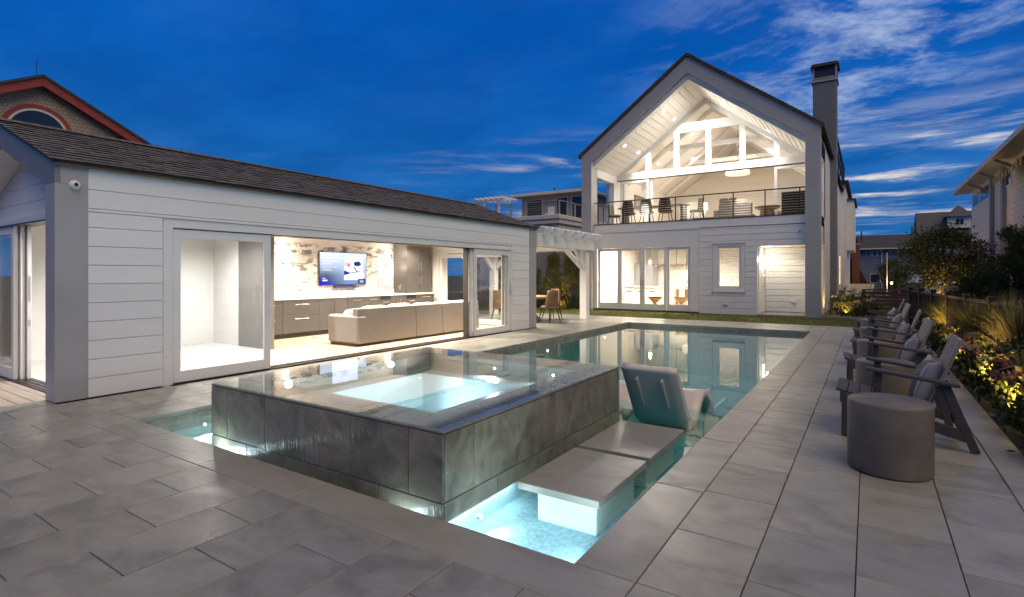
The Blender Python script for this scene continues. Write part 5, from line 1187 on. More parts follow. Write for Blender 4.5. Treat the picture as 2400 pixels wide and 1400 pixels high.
gar = thing('white_garage', 'white garage wing beside the blue grey house', 'garage', (4.5, 58, -.7)); box('wall', m_sidew, gar, 2.9, 5.6, 60, 61.4, -.7, 1.55); box('garage_door', m_white, gar, 3.2, 4.6, 59.96, 59.999, -.7, 1.1); box('roof_edge', m_frame, gar, 2.8, 5.7, 59.9, 61.45, 1.551, 1.7)
fs_ = thing('dormer_house', 'dark slate roofed house with a white hipped dormer, far right', 'house', (6.5, 66, -.7)); m_slate = mat('slate_roof', (.085,.085,.09), .8, var=.15)
box('wall', m_bg, fs_, 3.9, 10, 66, 74, -.7, 4.8); MB().prism([(3.95,65.6,4.75),(3.95,68.5,7.65),(3.95,74,4.75)], (6.5,0,0)).build('roof', m_slate, fs_)
do_ = box('dormer_wall', m_sidew, fs_, 6.35, 8.05, 66.3, 68.5, 5.85, 6.95); w2 = box('dormer_window', m_darkglass, do_, 6.95, 7.5, 66.26, 66.299, 6.2, 6.7); box('sash_bar', m_white, do_, 7.21, 7.24, 66.24, 66.259, 6.2, 6.7)
MB().add([(6.1,66.0,6.951),(8.3,66.0,6.951),(8.3,69.0,6.951),(6.1,69.0,6.951),(7.2,67.3,8.15)], [(0,1,4),(1,2,4),(2,3,4),(3,0,4),(3,2,1,0)]).build('dormer_roof', m_slate, fs_)
for k, (x, h) in enumerate(((3.55,6.2),(3.2,5.5))): box('chimney_stack', m_bg, fs_, x, x+.34, 67, 67.8, 3, h)
rb = thing('brick_house', 'low red brick house with a square chimney beyond the gate', 'house', (-1.1, 48, -.3))
MB().prism([(-2.2,48,-.3),(-.1,48,-.3),(-.1,48,.8),(-.9,48,2.6),(-2.2,48,2.6)], (0,5,0)).build('wall', m_redbrick, rb); box('chimney', mat('old_brick', (.22,.085,.05), .85, var=.2, scale=10), rb, -1.05, -.55, 47.7, 48.2, -.3, 3.6); box('chimney_cap', m_frame, rb, -1.1, -.5, 47.65, 48.25, 3.601, 3.72); box('chimney_pot', m_redbrick, rb, -.92, -.68, 47.8, 48.05, 3.721, 4.1)
box('garden_wall', m_cream, rb, -2.4, .3, 45.5, 45.7, -.2, .75)
# --- porch lamp far away
pl_ = thing('post_lantern', 'small glowing lantern on a post near the far houses', 'lamp', (1.15, 45, -.1)); box('post', m_white, pl_, 1.02, 1.08, 45, 45.06, -.1, 2.9); MB().lathe((1.3,44.9,.75), [(.03,0),(.06,.04),(.06,.11),(.03,.15)], 12).build('globe', emat('lantern_glow', (1,.72,.30), 18), pl_); MB().cyl((1.3,44.9,-.1),(1.3,44.9,.75),.02,n=6).build('stem', m_dark, pl_); lamp('POINT', (1.3,44.7,.9), 25, (1,.7,.35), .1, pl_)
# --- parked car (seen from behind)
car = thing('parked_car', 'dark parked car seen from behind near the far houses', 'car', (2.85, 58, -.72)); m_carp = mat('dark_car_paint', (.03,.035,.045), .25, .3)
def cbox(name, m, prof, x0, x1, bev=.03, parent=None): return MB().prism([(x0,y,z) for y, z in prof], (x1-x0,0,0)).build(name, m, parent or car, bev)
cz = -.72
body = cbox('body', m_carp, [(55.6,cz+.25),(55.6,cz+.85),(57.0,cz+.92),(59.6,cz+.85),(59.9,cz+.6),(59.9,cz+.25)], 2.0, 3.75, .06)
cbox('cabin', m_carp, [(55.75,cz+.86),(56.3,cz+1.45),(57.8,cz+1.45),(58.5,cz+.9)], 2.12, 3.63, .05); MB().quad((2.22,55.84,cz+.95),(3.53,55.84,cz+.95),(3.43,56.22,cz+1.38),(2.32,56.22,cz+1.38)).build('rear_window', m_darkglass, car)
for x in (2.1, 3.65): box('tail_light', mat('tail_red%d' % int(x*10), (.4,.02,.02), .3, emit=(1,.05,.03), estr=.3), body, x-.09, x+.09, 55.57, 55.6, cz+.62, cz+.76)
for x in (2.05, 3.55):
    for y in (56.3, 59.2): wl = MB().cyl((x,y,cz+.31),(x+.2,y,cz+.31),.31,n=20).build('wheel', m_black, car)
box('bumper', m_black, body, 2.05, 3.70, 55.55, 55.599, cz+.28, cz+.42)
# --- slatted gate, white post, utility enclosure
sg = thing('slatted_gate', 'low brown gate of horizontal slats beyond the last chair', 'gate', (.4, 22.5, 0)); m_brown = mat('brown_slats', (.10,.06,.04), .7, var=.2, rnd=.1)
for x in (-.14, .78, 1.5): box('post', m_brown, sg, x-.05, x+.05, 22.48, 22.58, -.1, .86)
for k in range(6): box('slat', m_brown, sg, -.088, .728, 22.5, 22.53, .06+k*.13, .16+k*.13); box('slat', m_brown, sg, .832, 1.448, 22.5, 22.53, .06+k*.13, .16+k*.13)
box('top_board', m_brown, sg, -.2, 1.56, 22.46, 22.6, .862, .90)
ue = thing('utility_enclosure', 'grey box with a white cap beside the house wall', 'enclosure', (-.55, 25.5, 0)); box('panel', m_frame, ue, -1.0, -.25, 25.2, 26.2, -.1, .55); box('cap', m_white, ue, -1.08, -.17, 25.1, 26.3, .551, .70); 
wp = thing('white_gate_post', 'slim white post with a flat cap in front of the utility box', 'post', (-.1, 24.5, 0)); box('shaft', m_white, wp, -.16, -.04, 24.44, 24.56, -.1, .80); box('cap', m_white, wp, -.19, -.01, 24.41, 24.59, .801, .84)
# --- dark picket fence along the bed
A, B = Vector((2.35, 4.2, 0)), Vector((.98, 19.4, 0)); dv = (B-A); Ln = dv.length; dv.normalize(); ang = math.atan2(dv.y, dv.x)
kf = thing('picket_fence', 'dark metal picket fence behind the planting bed', 'fence', A); m_iron = mat('dark_iron', (.012,.009,.007), .8)
pk = box_mesh('picket', .022, .022, .98, m_iron); 
n = int((Ln-4.5)/.115)
for i in range(n): p = A + dv*(4.5+i*.115); piece('picket', pk, kf, (p.x, p.y, .93), ang)
pm = box_mesh('post', .09, .09, 1.1, m_iron, .01); cp = box_mesh('post_cap', .12, .12, .05, m_iron, .02)
for i in range(int(Ln/1.5)+1):
    p = A + dv*(i*1.5); q = piece('post', pm, kf, (p.x, p.y, 1.0), ang); piece('post_cap', cp, q, (p.x, p.y, 1.05), ang) if False else piece('post_cap', cp, kf, (p.x, p.y, 1.05), ang)
MB().bar(A+Vector((0,0,.94)), B+Vector((0,0,.94)), .05, .05, side=(1,0,0)).build('top_rail', m_iron, kf); MB().bar(A+Vector((0,0,.2)), B+Vector((0,0,.2)), .04, .04, side=(1,0,0)).build('bottom_rail', m_iron, kf)
# ================================================================== PERGOLA AND OUTDOOR FURNITURE
pg = thing('pergola', 'white timber pergola joining the pool house and the lawn', 'pergola', (-9.2, 14.1, 0))
PXF = -7.545
def pgb(n, *a, **k): return box(n, m_white, pg, *a, .006, **k)
pgb('post', -7.66, -7.43, 15.52, 15.75, 0, 2.58); pgb('post', -11.2, -10.97, 15.52, 15.75, 0, 2.58); pgb('post', -11.2, -10.97, 12.75, 12.98, 0, 2.58)
pgb('beam', -7.42, -7.35, 12.39, 15.95, 2.17, 2.52); pgb('beam', -7.74, -7.67, 12.39, 15.95, 2.17, 2.52); pgb('beam', -11.26, -11.21, 12.5, 15.95, 2.17, 2.52); pgb('end_beam', -10.96, -7.75, 15.60, 15.68, 2.17, 2.50)
for i in range(6):
    y = 12.62 + i*.635; MB().prism([(-11.7,y,2.47),(-7.14,y,2.47),(-7.06,y,2.55),(-7.06,y,2.66),(-11.7,y,2.66)], (0,.085,0)).build('rafter', m_white, pg, .004)
for k in range(9): pgb('purlin', -11.3+k*.5, -11.24+k*.5, 12.4, 16.1, 2.661, 2.70)
def brace(p, q, side): MB().bar(p, q, .10, .14, side=side).build('knee_brace', m_white, pg, .004)
brace((-7.545,15.56,1.62), (-7.545,14.98,2.20), (1,0,0)); brace((-7.64,15.64,1.62), (-8.22,15.64,2.20), (0,1,0)); brace((-11.0,15.64,1.62), (-10.42,15.64,2.20), (0,1,0)); brace((-11.1,15.56,1.62), (-11.1,14.98,2.20), (1,0,0))
pgl = can(-9.0, 13.4, 2.469, 560, 'small warm light under the pergola rafters, on the pool house side', grp='pergola lights', spot=150); pgl2 = can(-9.6, 14.9, 2.469, 480, 'small warm light under the pergola rafters, on the lawn side', grp='pergola lights', spot=150)
# table + tub chairs
m_wick = mat('brown_wicker', (.16,.095,.05), .7, var=.25, scale=30, bump=.4, bscale=120); m_teak = mat('teak_top', (.30,.17,.08), .5, var=.2, stretch=(1,6,1))
rt = thing('patio_table', 'round pedestal dining table under the pergola', 'table', (-8.75, 14.0, 0)); MB().lathe((-8.75,14.0,0), [(.50,0),(.50,.03),(.30,.22),(.13,.45),(.16,.68)], 32).build('pedestal', m_wick, rt, smooth=True); MB().lathe((-8.75,14.0,.681), [(.76,0),(.80,.02),(.80,.06),(.78,.075)], 40).build('table_top', m_teak, rt)
for i, (a, lab) in enumerate(((-.25,'nearest the pergola post'),(1.15,'on the lawn side of the table'),(2.6,'at the far left of the table'),(-1.75,'on the pool house side of the table'))):
    x, y = -8.75+1.02*math.cos(a), 14.0+1.02*math.sin(a)
    din_chair(x, y, a+math.pi/2, 'brown wicker tub chair under the pergola, '+lab, 'tub_chair', m_wick, 0, 'tub chairs under the pergola')
# --- lounge chairs in the pool
def lounger(xc, lab, dy=0, dz=0):
    o = thing('pool_lounger', lab, 'lounger', (xc, 6.1, Z2), 'white in-pool loungers')
    ctrl = [(5.32+dy,.465+dz),(5.43+dy,.31+dz),(5.54+dy,.155+dz),(5.65+dy,.0+dz),(5.76+dy,-.13),(5.92+dy,-.21),(6.08+dy,-.19),(6.24+dy,-.05),(6.40+dy,.03),(6.58+dy,-.02),(6.76+dy,-.16),(6.88+dy,-.27)]
    pts = []
    for i in range(len(ctrl)-1):
        p0 = ctrl[max(i-1,0)]; p1 = ctrl[i]; p2 = ctrl[i+1]; p3 = ctrl[min(i+2,len(ctrl)-1)]
        for t in np.linspace(0, 1, 5)[:-1]: pts.append(tuple(.5*((2*p1[k])+(-p0[k]+p2[k])*t+(2*p0[k]-5*p1[k]+4*p2[k]-p3[k])*t*t+(-p0[k]+3*p1[k]-3*p2[k]+p3[k])*t**3) for k in (0,1)))
    pts.append(ctrl[-1]); n = len(pts); hw = .285; vs = []
    nu = 7
    for j, (y, z) in enumerate(pts):
        a = pts[max(j-1,0)]; c = pts[min(j+1,n-1)]; t = Vector((0,c[0]-a[0],c[1]-a[1])).normalized(); nn = Vector((0,-t.z,t.y)); th = .035 + .015*math.sin(math.pi*j/(n-1))
        for sgn in (1, -1):
            for u in np.linspace(-1, 1, nu):
                dish = -.009*(1-u*u)
                w_ = hw
                vs.append(Vector((xc+u*w_, y, z)) + nn*(sgn*th + dish))
    fs = []; row = 2*nu
    for j in range(n-1):
        for i in range(nu-1):
            a = j*row+i; fs.append((a, a+1, a+1+row, a+row)); a = j*row+nu+i; fs.append((a, a+row, a+1+row, a+1))
        a = j*row; fs.append((a, a+row, a+row+nu, a+nu)); a = j*row+nu-1; fs.append((a, a+nu, a+nu+row, a+row))
    for i in range(nu-1): fs.append((i, i+nu, i+1+nu, i+1)); a = (n-1)*row+i; fs.append((a, a+1, a+1+nu, a+nu))
    MB().add(vs, fs).build('shell', m_resin, o, smooth=True)
    for u in (-.24, .24): box('foot', m_resin, o, xc+u-.02, xc+u+.02, 5.86+dy, 6.0+dy, Z2, -.235)
    for u in (-.13, .13): MB().prism([(xc+u-.012,5.345+dy,.36+dz),(xc+u+.012,5.345+dy,.36+dz),(xc+u+.012,5.575+dy,.04+dz),(xc+u-.012,5.575+dy,.04+dz)], (0,-.035,-.03)).build('back_rib', m_resin, o, .004)
lounger(-1.855, 'white moulded lounger standing in the pool, its back turned to us'); lounger(-2.62, 'white moulded lounger in the pool, mostly hidden behind the spa', .02, -.075)
# --- adirondack chairs
def make_chair():
    o = thing('adirondack_chair', 'x', 'chair', (0,0,0), 'row of low wooden chairs facing the pool')
    for y in (.03, .67):
        MB().bar((-.175,y,.0),(-.175,y,.36),.045,.045).build('front_leg', m_chair, o, .003)
        MB().bar((-.19,y,.335),(.66,y,.115),.035,.085).build('side_rail', m_chair, o, .003)
        MB().bar((.50,y,.545),(.70,y,.0),.04,.06).build('rear_leg', m_chair, o, .003)
        MB().bar((.045,y,.28),(.07,y,.575),.035,.055).build('arm_post', m_chair, o, .003)
        MB().bar((.47,y,.50),(.545,y,.15),.028,.05).build('brace', m_chair, o, .003)
        yo = y-.012 if y < .3 else y+.012
        MB().bar((-.02,yo,.603),(.60,yo,.518),.095,.026).build('armrest', m_chair, o, .004)
    # foot of rear leg slopes; seat slats
    for k in range(7):
        t = k/6.6; x = -.20+.58*t; z = .385-.152*t
        MB().bar((x,.055,z),(x,.645,z),.082,.022,side=(1,0,-.26)).build('seat_slat', m_chair, o, .003)
    MB().bar((-.20,.052,.33),(-.20,.648,.33),.02,.09,side=(1,0,0)).build('apron', m_chair, o, .003)
    MB().bar((.50,.05,.50),(.50,.65,.50),.03,.07,side=(1,0,0)).build('back_rail', m_chair, o, .003); MB().bar((.63,.05,.14),(.63,.65,.14),.03,.06,side=(1,0,0)).build('rear_stretcher', m_chair, o, .003)
    for k in range(5):
        y = .13+.11*k; MB().bar((.375,y,.215),(.62,y,.875),.104,.026,side=(0,1,0)).build('back_slat', m_wood, o, .004)
    return o
cols_ = None
LAB = ['lowslung wooden chair nearest us, with a broad grey striped pillow', 'second wooden chair from the near end of the row', 'middle wooden chair of the row of five facing the pool', 'fourth wooden chair from the near end of the row', 'farthest wooden chair of the row, beside the lawn']
CYS = (5.49, 7.58, 9.63, 11.70, 13.82)
proto = make_chair()
m_pill = None
def pillow_mat():
    m = bpy.data.materials.new('striped_pillow'); m.use_nodes = True; nt = m.node_tree; N = nt.nodes; L = nt.links; b = N['Principled BSDF']; b.inputs['Roughness'].default_value = .9
    t = N.new('ShaderNodeTexCoord'); s = N.new('ShaderNodeSeparateXYZ'); L.new(t.outputs['Object'], s.inputs[0])
    r = N.new('ShaderNodeValToRGB'); mr = N.new('ShaderNodeMapRange'); L.new(s.outputs[1], mr.inputs[0]); mr.inputs[1].default_value = -.22; mr.inputs[2].default_value = .22; L.new(mr.outputs[0], r.inputs[0])
    r.color_ramp.interpolation = 'CONSTANT'; e = r.color_ramp.elements; e[0].position = 0; e[0].color = (.40,.36,.31,1); e[1].position = .93; e[1].color = (.40,.36,.31,1)
    for p, c in ((.12,(.20,.19,.18)),(.16,(.46,.43,.40)),(.24,(.13,.125,.12)),(.70,(.46,.43,.40)),(.78,(.20,.19,.18)),(.83,(.40,.36,.31))): x = e.new(p); x.color = (*c,1)
    L.new(r.outputs[0], b.inputs['Base Color'])
    n = N.new('ShaderNodeTexNoise'); n.inputs['Scale'].default_value = 260; bp = N.new('ShaderNodeBump'); bp.inputs['Strength'].default_value = .2; bp.inputs['Distance'].default_value = .003; L.new(n.outputs[0], bp.inputs['Height']); L.new(bp.outputs[0], b.inputs['Normal'])
    return m
m_pill = pillow_mat()
def pillow():
    nu, nv = 22, 22; vs = []; fs = []; h = .225
    for s in (1, -1):
        for j in range(nv+1):
            for i in range(nu+1):
                u, v = i/nu*2-1, j/nv*2-1
                f = max(0, (1-u*u)*(1-v*v))**.42; ed = .94+.06*(u*u*v*v)
                wr = .006*math.sin(7*u+3*v)*f
                vs.append(Vector((s*(.088*f+.004)+wr, h*u*(ed+.06*abs(v)**3-.05*(1-abs(v))), h*v*(ed+.06*abs(u)**3-.05*(1-abs(u))))))
    K = (nu+1)*(nv+1)
    for j in range(nv):
        for i in range(nu):
            a = j*(nu+1)+i; fs.append((a,a+1,a+nu+2,a+nu+1)); fs.append((a+K,a+nu+1+K,a+nu+2+K,a+1+K))
    for i in range(nu): fs.append((i,i+K,i+1+K,i+1)); a = nv*(nu+1)+i; fs.append((a,a+1,a+1+K,a+K))
    for j in range(nv): a = j*(nu+1); fs.append((a,a+nu+1,a+nu+1+K,a+K)); a += nu; fs.append((a,a+K,a+nu+1+K,a+nu+1))
    return MB().add(vs, fs).build('pillow', m_pill, None, smooth=True, org=(0,0,0))
pproto = pillow()
DL = ['round concrete drum table nearest us at the near end of the chairs', 'concrete drum table between the first and second chairs', 'concrete drum table between the second and middle chairs', 'concrete drum table between the middle and fourth chairs', 'concrete drum table between the fourth and farthest chairs']
dm = MB().lathe((0,0,0), [(.238,0),(.254,.006),(.258,.02),(.258,.475),(.255,.49),(.247,.497),(.0,.50)], 56, cap=False).build('drum_table', m_drum, None, org=(0,0,0), smooth=True)
mdm = dm.modifiers.new('edge', 'EDGE_SPLIT'); mdm.split_angle = R(50)
for i, y in enumerate(CYS):
    c = proto if i == 0 else copy_tree(proto); rz_ = (.0, .06, -.045, .05, -.03)[i]
    c.location = (0, y, .003); c.rotation_euler = (0,0,rz_); c['label'] = LAB[i]
    p = pproto if i == 0 else copy_tree(pproto)
    p.location = (.405, y+.36, .46); p.rotation_euler = (0, R(17), R((4,-3,5,-4,3)[i]))
    tag(p, 'grey striped pillow leaning on the %s wooden chair of the row' % ('nearest','second','middle','fourth','farthest')[i], 'pillow', 'striped pillows on the chairs')
    d = dm if i == 0 else copy_tree(dm); d.location = ((.124,.14,.12,.13,.12)[i], (4.74,6.85,8.95,11.05,13.1)[i], .003); tag(d, DL[i], 'side table', 'drum tables between the chairs')
# ================================================================== PLANTS
def leafmat(name, col, var=.35, rnd=.08, tl=.25):
    m = mat(name, col, .55, var=var, scale=9, rnd=rnd, spec=.3); b = m.node_tree.nodes['Principled BSDF']
    b.inputs['Transmission Weight'].default_value = 0; 
    return m
m_leaf = leafmat('garden_leaf', (.045,.062,.016)); m_leaf2 = leafmat('olive_leaf', (.06,.066,.018)); m_tree = leafmat('tree_leaf', (.06,.075,.022)); m_jun = leafmat('juniper_needle', (.04,.055,.016)); m_arb = leafmat('arborvitae_leaf', (.095,.115,.03)); m_bark = mat('bark', (.07,.05,.035), .9, var=.3, bump=.5)
m_blade = leafmat('grass_plume', (.075,.085,.022)); 
def quads(P, size, asp=.5, up=None, rng=RNG, upb=0.0):
    """leaf quads at points P with random orientation; upb pushes the long axis upward/outward (dirs in up)"""
    n = len(P); a = rng.normal(size=(n,3)); 
    if up is not None: a = a*(1-upb) + up*upb*2
    a /= np.linalg.norm(a, axis=1, keepdims=True)+1e-9
    r = rng.normal(size=(n,3)); b = np.cross(a, r); b /= np.linalg.norm(b, axis=1, keepdims=True)+1e-9
    s = (size*rng.uniform(.6, 1.3, n))[:,None]
    return np.stack([P, P+a*s*.5+b*s*asp*.5, P+a*s, P+a*s*.5-b*s*asp*.5], 1).reshape(-1,3)
def clumped(c, rad, n, k, spread, rng=RNG, shell=.75):
    d = rng.normal(size=(k,3)); d /= np.linalg.norm(d, axis=1, keepdims=True)
    cc = d*(rng.uniform(0, 1, k)**(1/3*shell))[:,None]*np.array(rad) + np.array(c)
    i = rng.integers(0, k, n); off = rng.normal(size=(n,3))*spread*rng.uniform(.5,1.3,(k,1))[i]
    return cc[i]+off, off
m_pet = {'pink': mat('pink_petal', (.30,.13,.11), .7, var=.2), 'peach': mat('peach_petal', (.40,.20,.10), .7, var=.2), 'lav': mat('lavender_petal', (.16,.15,.30), .7, var=.2), 'white': mat('white_petal', (.45,.42,.33), .7, var=.1)}
nb = 0
def bush(x, y, r, h, lab, cols=('pink','peach'), heads=5, lm=None, n=420, grp='hydrangea bushes in the planting bed', leaf=.062, z0=-.03, name='hydrangea_bush', cat='bush'):
    o = thing(name, lab, cat, (x, y, z0), grp)
    P, off = clumped((x,y,z0+h*.52), (r,r,h*.45), n, 34, .065); P[:,2] = np.maximum(P[:,2], z0+.02)
    fast_mesh('foliage', quads(P, leaf, .62, np.tile([0,0,1.],(n,1))+off*4, upb=.35), None, lm or m_leaf, o)
    st = MB()
    for k in range(6): a = random.uniform(0, 6.28); st.cyl((x,y,z0),(x+r*.6*math.cos(a),y+r*.6*math.sin(a),z0+h*.6),.012,.006,n=5)
    st.build('stems', m_bark, o)
    for k in range(heads):
        a = random.uniform(0, 6.28); rr_ = r*random.uniform(.2,.95); q = np.array((x+rr_*math.cos(a), y+rr_*math.sin(a), z0+h*random.uniform(.72,1.02))); rad = random.uniform(.055,.09)
        d = RNG.normal(size=(90,3)); d[:,2] = np.abs(d[:,2])*.9-.15; d /= np.linalg.norm(d, axis=1, keepdims=True)
        fast_mesh('flower_head', quads(q+d*rad, .035, .9, d, upb=.0), None, m_pet[cols[k % len(cols)]], o)
    return o
UP = []
def uplight(x, y, e, lab, z=.0, aim=(0,0,1), spot=130, col=(1,.54,.15), grp='garden uplights'):
    o = thing('garden_uplight', lab, 'garden light', (x, y, z-.03), grp); a = Vector(aim).normalized(); p = Vector((x,y,z+.10))
    MB().cyl((x,y,z-.05),(x,y,z+.06),.012,n=8).build('stake', m_dark, o); MB().cyl(p-a*.05, p+a*.03, .028, .034, n=14).build('housing', m_dark, o); MB().cyl(p+a*.024, p+a*.028, .027, n=14).build('lens', emat('uplight_lens', (1,.8,.45), 14) if not UP else UP[0], o)
    if not UP: UP.append(o.children[-1].data.materials[0])
    lamp('SPOT', p+a*.05, e, col, .07, o, spot, .8, p+a*2); return o
random.seed(21)
near = ['beside the nearest chair','behind the second drum table','behind the second chair','behind the third drum table','behind the middle chair','behind the fourth drum table','behind the fourth chair','behind the fifth drum table','behind the farthest chair']
specs = [(1.30,5.5,.24,.40),(1.32,6.25,.26,.44),(1.32,6.95,.27,.48),(1.36,7.65,.28,.48),(1.32,8.4,.26,.44),(1.25,9.2,.27,.46),(1.24,10.2,.28,.46),(1.24,11.3,.28,.45),(1.22,12.5,.28,.42),(1.20,13.8,.28,.42),(1.2,15.2,.28,.42)]
cc = [('lav','pink'),('peach','pink'),('peach','pink'),('pink','peach'),('white','peach'),('peach','white'),('white','peach'),('pink','white'),('peach','pink'),('peach','white'),('white','peach')]
for i, (x, y, r, h) in enumerate(specs):
    bush(x, y, r, h, 'flowering bush number %d along the kerb, %s and %s blooms' % (i+1, cc[i][0].replace('lav','lavender'), cc[i][1]) if False else '%s bush with %s and %s blooms, %s along the kerb' % (('low','full','broad')[i % 3], cc[i][0].replace('lav','lavender'), cc[i][1], ('first','second','third','fourth','fifth','sixth','seventh','eighth','ninth','tenth','eleventh')[i]), cc[i], 7 if i < 6 else 5, n=1300 if i < 6 else 800)
# extra low leafy fill behind them
for i, (x, y) in enumerate(((1.52,7.3),(1.60,8.2),(1.58,9.1),(1.62,10.3),(1.58,11.9))):
    bush(x, y, .34, .52, 'leafy green shrub without flowers, %s from the near end of the bed' % ('first','second','third','fourth','fifth')[i], heads=0, lm=m_leaf2, n=1300, grp='leafy shrubs in the planting bed', name='leafy_shrub')
for i, (x, y, e) in enumerate(((1.04,4.9,9),(1.04,6.6,9),(1.04,8.0,9),(1.04,9.7,8),(1.04,11.9,7),(1.04,14.5,7))):
    uplight(x, y, e*20.0, 'small garden uplight, %s from the near end of the bed' % ('first','second','third','fourth','fifth','sixth')[i], aim=(.6,.25,1))
# ornamental grasses
def grass_clump(x, y, h, n, lab, spread=.5):
    o = thing('ornamental_grass', lab, 'grass clump', (x, y, -.03), 'tall grass clumps in the planting bed')
    a = RNG.uniform(0, 2*np.pi, n); out = RNG.uniform(.12, 1.0, n)*spread; hh = h*RNG.uniform(.6, 1.1, n); base = np.stack([x+.10*np.cos(a)*RNG.uniform(0,1,n), y+.10*np.sin(a)*RNG.uniform(0,1,n), np.full(n,-.03)], 1)
    dirs = np.stack([np.cos(a), np.sin(a), np.zeros(n)], 1); side = np.stack([-np.sin(a), np.cos(a), np.zeros(n)], 1); w = .0065
    T = np.linspace(0, 1, 6); rows = []
    for t in T: rows.append(base + dirs*(out*t**2.0)[:,None] + np.array([0,0,1.])*(hh*(t-.28*t**3*out/spread))[:,None])
    V = []
    for k in range(5):
        w0, w1 = w*(1-T[k]*.85), w*(1-T[k+1]*.85); V.append(np.stack([rows[k]-side*w0, rows[k]+side*w0, rows[k+1]+side*w1, rows[k+1]-side*w1], 1))
    fast_mesh('blades', np.concatenate(V).reshape(-1,3), None, m_blade, o); MB().lathe((x,y,-.03), [(.10,0),(.07,.06),(.0,.07)], 10, cap=False).build('crown', m_soil, o); return o
gl_ = [(1.66,9.6,1.10),(1.80,10.7,1.15),(1.55,11.4,1.05),(1.95,12.0,1.15),(1.62,12.9,1.05),(1.78,14.0,1.0),(1.48,15.0,1.0),(1.42,16.6,.95),(2.05,13.3,1.1)]
for i, (x, y, h) in enumerate(gl_): grass_clump(x, y, h, 1100 if i < 5 else 700, 'tall arching grass clump, %s along the fence' % ('first','second','third','fourth','fifth','sixth','seventh','eighth','ninth')[i], .62)
# bed at the house corner
for i, (x, y, r, h) in enumerate(((-.75,21.1,.34,.75),(-.35,20.7,.30,.55),(-.05,21.3,.3,.6),(-.7,22.4,.35,.95),(-.3,22.2,.3,.9))):
    bush(x, y, r, h, 'lit hydrangea at the house corner, %s' % ('nearest the chimney','in front with small leaves','nearest the slatted gate','tall one against the wall','tall one in the middle')[i], ('white',), 3, m_leaf2 if i % 2 else m_leaf, 900, 'hydrangeas at the house corner')
uplight(-.62, 20.55, 120, 'garden uplight under the hydrangeas at the house corner', aim=(-.1,.4,1)); uplight(-1.12, 22.0, 60, 'garden uplight at the foot of the house side wall', aim=(-.25,0,1), spot=100)
kb = box('bed_edging', m_coping, None, -1.25, .6, 20.25, 20.33, -.05, .06, .005); tag(kb, 'pale stone edging between lawn and house corner bed', 'edging')
# evergreen hedge by the pergola
def evergreen(x, y, r, h, lab, n=6500):
    o = thing('evergreen_shrub', lab, 'shrub', (x, y, -.02), 'evergreen shrubs behind the pergola')
    k = 90; t = RNG.uniform(0, 1, k)**1.2; a = RNG.uniform(0, 2*np.pi, k); rr_ = r*(1-t*.80)*RNG.uniform(.45,1.05,k)
    cc_ = np.stack([x+rr_*np.cos(a), y+rr_*np.sin(a), .08+h*t], 1); i = RNG.integers(0, k, n); off = RNG.normal(size=(n,3))*np.array([.075,.075,.11]); P = cc_[i]+off
    d = P-np.array([x,y,0]); d[:,2] = .35
    fast_mesh('foliage', quads(P, .085, .30, d/ (np.linalg.norm(d,axis=1,keepdims=True)+1e-6), upb=.5), None, m_arb, o); MB().cyl((x,y,-.02),(x,y,h*.8),.04,.01,n=7).build('trunk', m_bark, o)
for i, (x, y, r, h) in enumerate(((-13.0,20.2,.6,2.1),(-12.1,19.9,.6,2.25),(-11.15,20.1,.58,2.1),(-10.3,20.0,.55,2.2),(-13.9,20.3,.6,2.1))): evergreen(x, y, r, h, 'dense evergreen shrub behind the pergola, %s' % ('second from the left','middle one','second from the right','rightmost beside the house','leftmost')[i])
bush(-10.35, 19.15, .22, .30, 'small glowing yellow shrub at the foot of the hedge', heads=0, lm=leafmat('gold_leaf', (.22,.19,.04)), n=260, grp=None, name='golden_shrub', leaf=.07); uplight(-10.35, 18.95, 170, 'garden uplight in front of the small golden shrub', aim=(0,.35,1), spot=150)
# juniper at the right edge
def juniper(x, y, lab, R0=1.25, H=2.9, n=15000):
    o = thing('juniper_tree', lab, 'tree', (x, y, -.05), None)
    k = 150; t = RNG.uniform(0, 1, k); a = RNG.uniform(0, 2*np.pi, k); env = R0*(1-.72*t**1.3)*(.75+.35*np.sin(5*a+7*t)); rr_ = env*RNG.uniform(.5,1.0,k)
    cc_ = np.stack([x+rr_*np.cos(a), y+rr_*np.sin(a), .15+H*t+RNG.normal(0,.08,k)], 1); i = RNG.integers(0, k, n); L_ = RNG.uniform(0,1,n)
    ax = np.stack([np.cos(a), np.sin(a), np.full(k,1.1)], 1); ax /= np.linalg.norm(ax,axis=1,keepdims=True)
    P = cc_[i] + ax[i]*(L_*.42)[:,None] + RNG.normal(size=(n,3))*(.10*(1-L_*.75))[:,None]
    fast_mesh('foliage', quads(P, .075, .26, ax[i], upb=.55), None, m_jun, o)
    tr = MB().cyl((x,y,-.05),(x+.1,y,H*.5),.12,.07,n=9).cyl((x+.1,y,H*.5),(x,y,H*.95),.07,.02,n=8)
    for q in range(9): tr.cyl((x,y,.3+q*.25),tuple(cc_[q*7]),.03,.01,n=5)
    tr.build('trunk', m_bark, o)
juniper(3.02, 16.4, 'large dark juniper at the right edge behind the picket fence', .72, 2.05, 30000); juniper(2.42, 18.6, 'smaller juniper behind the picket fence, left of the large one', .55, 1.15, 14000); juniper(3.45, 16.9, 'tall juniper at the far right in front of the white house', .6, 2.3, 16000)
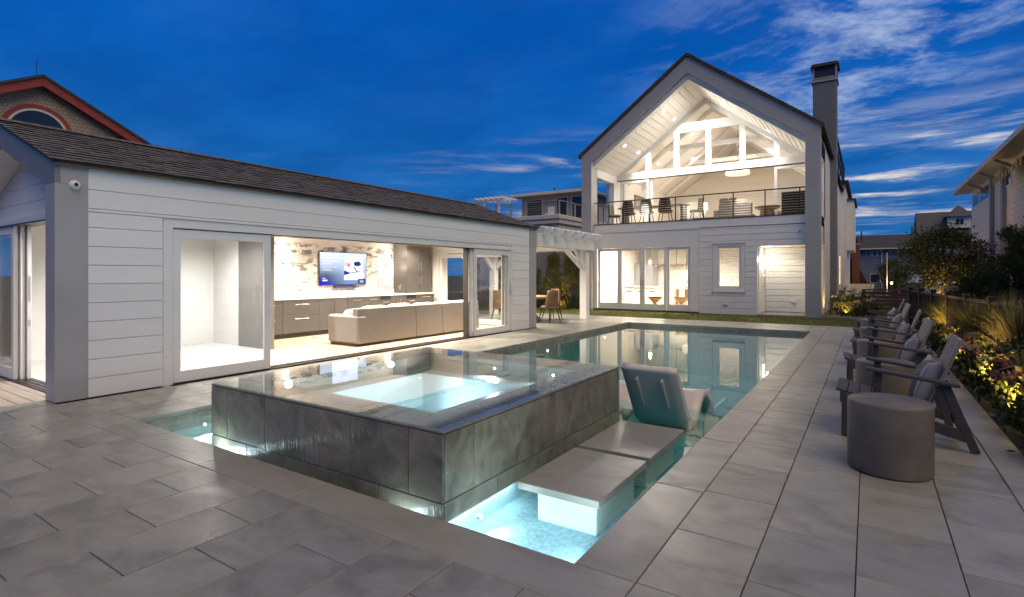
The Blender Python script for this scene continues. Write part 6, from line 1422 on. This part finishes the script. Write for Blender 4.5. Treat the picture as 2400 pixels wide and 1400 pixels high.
# round-headed tree in the gap
def tree(x, y, z0, H, r, lab, n=9000, lm=m_tree, zc=.62, leaf=.13, name='garden_tree', sq=.72):
    o = thing(name, lab, 'tree', (x, y, z0), None)
    cz_ = z0+H*zc; tr = MB(); top = Vector((x,y,z0+H*.42)); tr.cyl((x,y,z0),top,.11,.08,n=9)
    k = 60; d = RNG.normal(size=(k,3)); d /= np.linalg.norm(d,axis=1,keepdims=True); cc_ = np.array([x,y,cz_]) + d*np.array([r,r,r*sq])*(RNG.uniform(.25,1,k)**.5)[:,None]
    for q in range(16): m_ = (Vector(top)+Vector(cc_[q]))/2+Vector((0,0,.15)); tr.cyl(top, m_, .05, .03, n=6); tr.cyl(m_, Vector(cc_[q]), .03, .01, n=5)
    tr.build('trunk', m_bark, o)
    i = RNG.integers(0, k, n); P = cc_[i]+RNG.normal(size=(n,3))*np.array([.30,.30,.16])*(r/1.6); fast_mesh('crown', quads(P, leaf, .5), None, lm, o)
tree(2.95, 32.5, -.1, 3.85, 1.6, 'round leafy tree beside the white house, lit from below', 13000, sq=.92, zc=.6); uplight(2.85, 31.4, 260, 'uplight in the glowing bush under the round tree', z=-.05, aim=(.05,.4,1), spot=120)
bush(2.9, 31.9, .42, .75, 'glowing golden bush under the round tree', heads=0, lm=MATS['gold_leaf'], n=420, grp=None, name='golden_bush', z0=-.1)
tree(1.55, 47.0, -.2, 2.9, 1.0, 'dark conical tree in front of the blue grey house', 5000, zc=.5, leaf=.12, sq=1.25); 
bush(.2, 44.5, .5, .9, 'dark shrub by the low brick house', heads=0, n=400, grp=None, name='dark_shrub', z0=-.1)
# yucca-like leaves at the near right corner of the bed
yo = thing('broad_leaf_plant', 'broad leaved plant with long pointed leaves at the right edge of the bed', 'plant', (1.36, 7.35, -.03))
yl = MB()
for k in range(16):
    a = k*2.4; L_ = random.uniform(.25,.42); h = random.uniform(.35,.62); c0 = Vector((1.36,7.35,.05)); p1 = c0+Vector((math.cos(a)*L_*.5, math.sin(a)*L_*.5, h)); p2 = c0+Vector((math.cos(a)*L_*1.3, math.sin(a)*L_*1.3, h*.85)); s = Vector((-math.sin(a), math.cos(a), 0))*.028
    yl.add([c0-s*.3,c0+s*.3,p1+s,p2,p1-s], [(0,1,2,4),(4,2,3)])
yl.build('leaves', m_leaf2, yo)
# mulch lumps: stones in the bed
rk = thing('bed_boulder', 'rounded grey stone at the near edge of the planting bed', 'stone', (1.12, 5.35, -.03)); soft_box('rock', mat('field_stone', (.16,.14,.13), .85, var=.3, bump=.4), (1.13,5.35,.03), .13, .16, .10, rk)
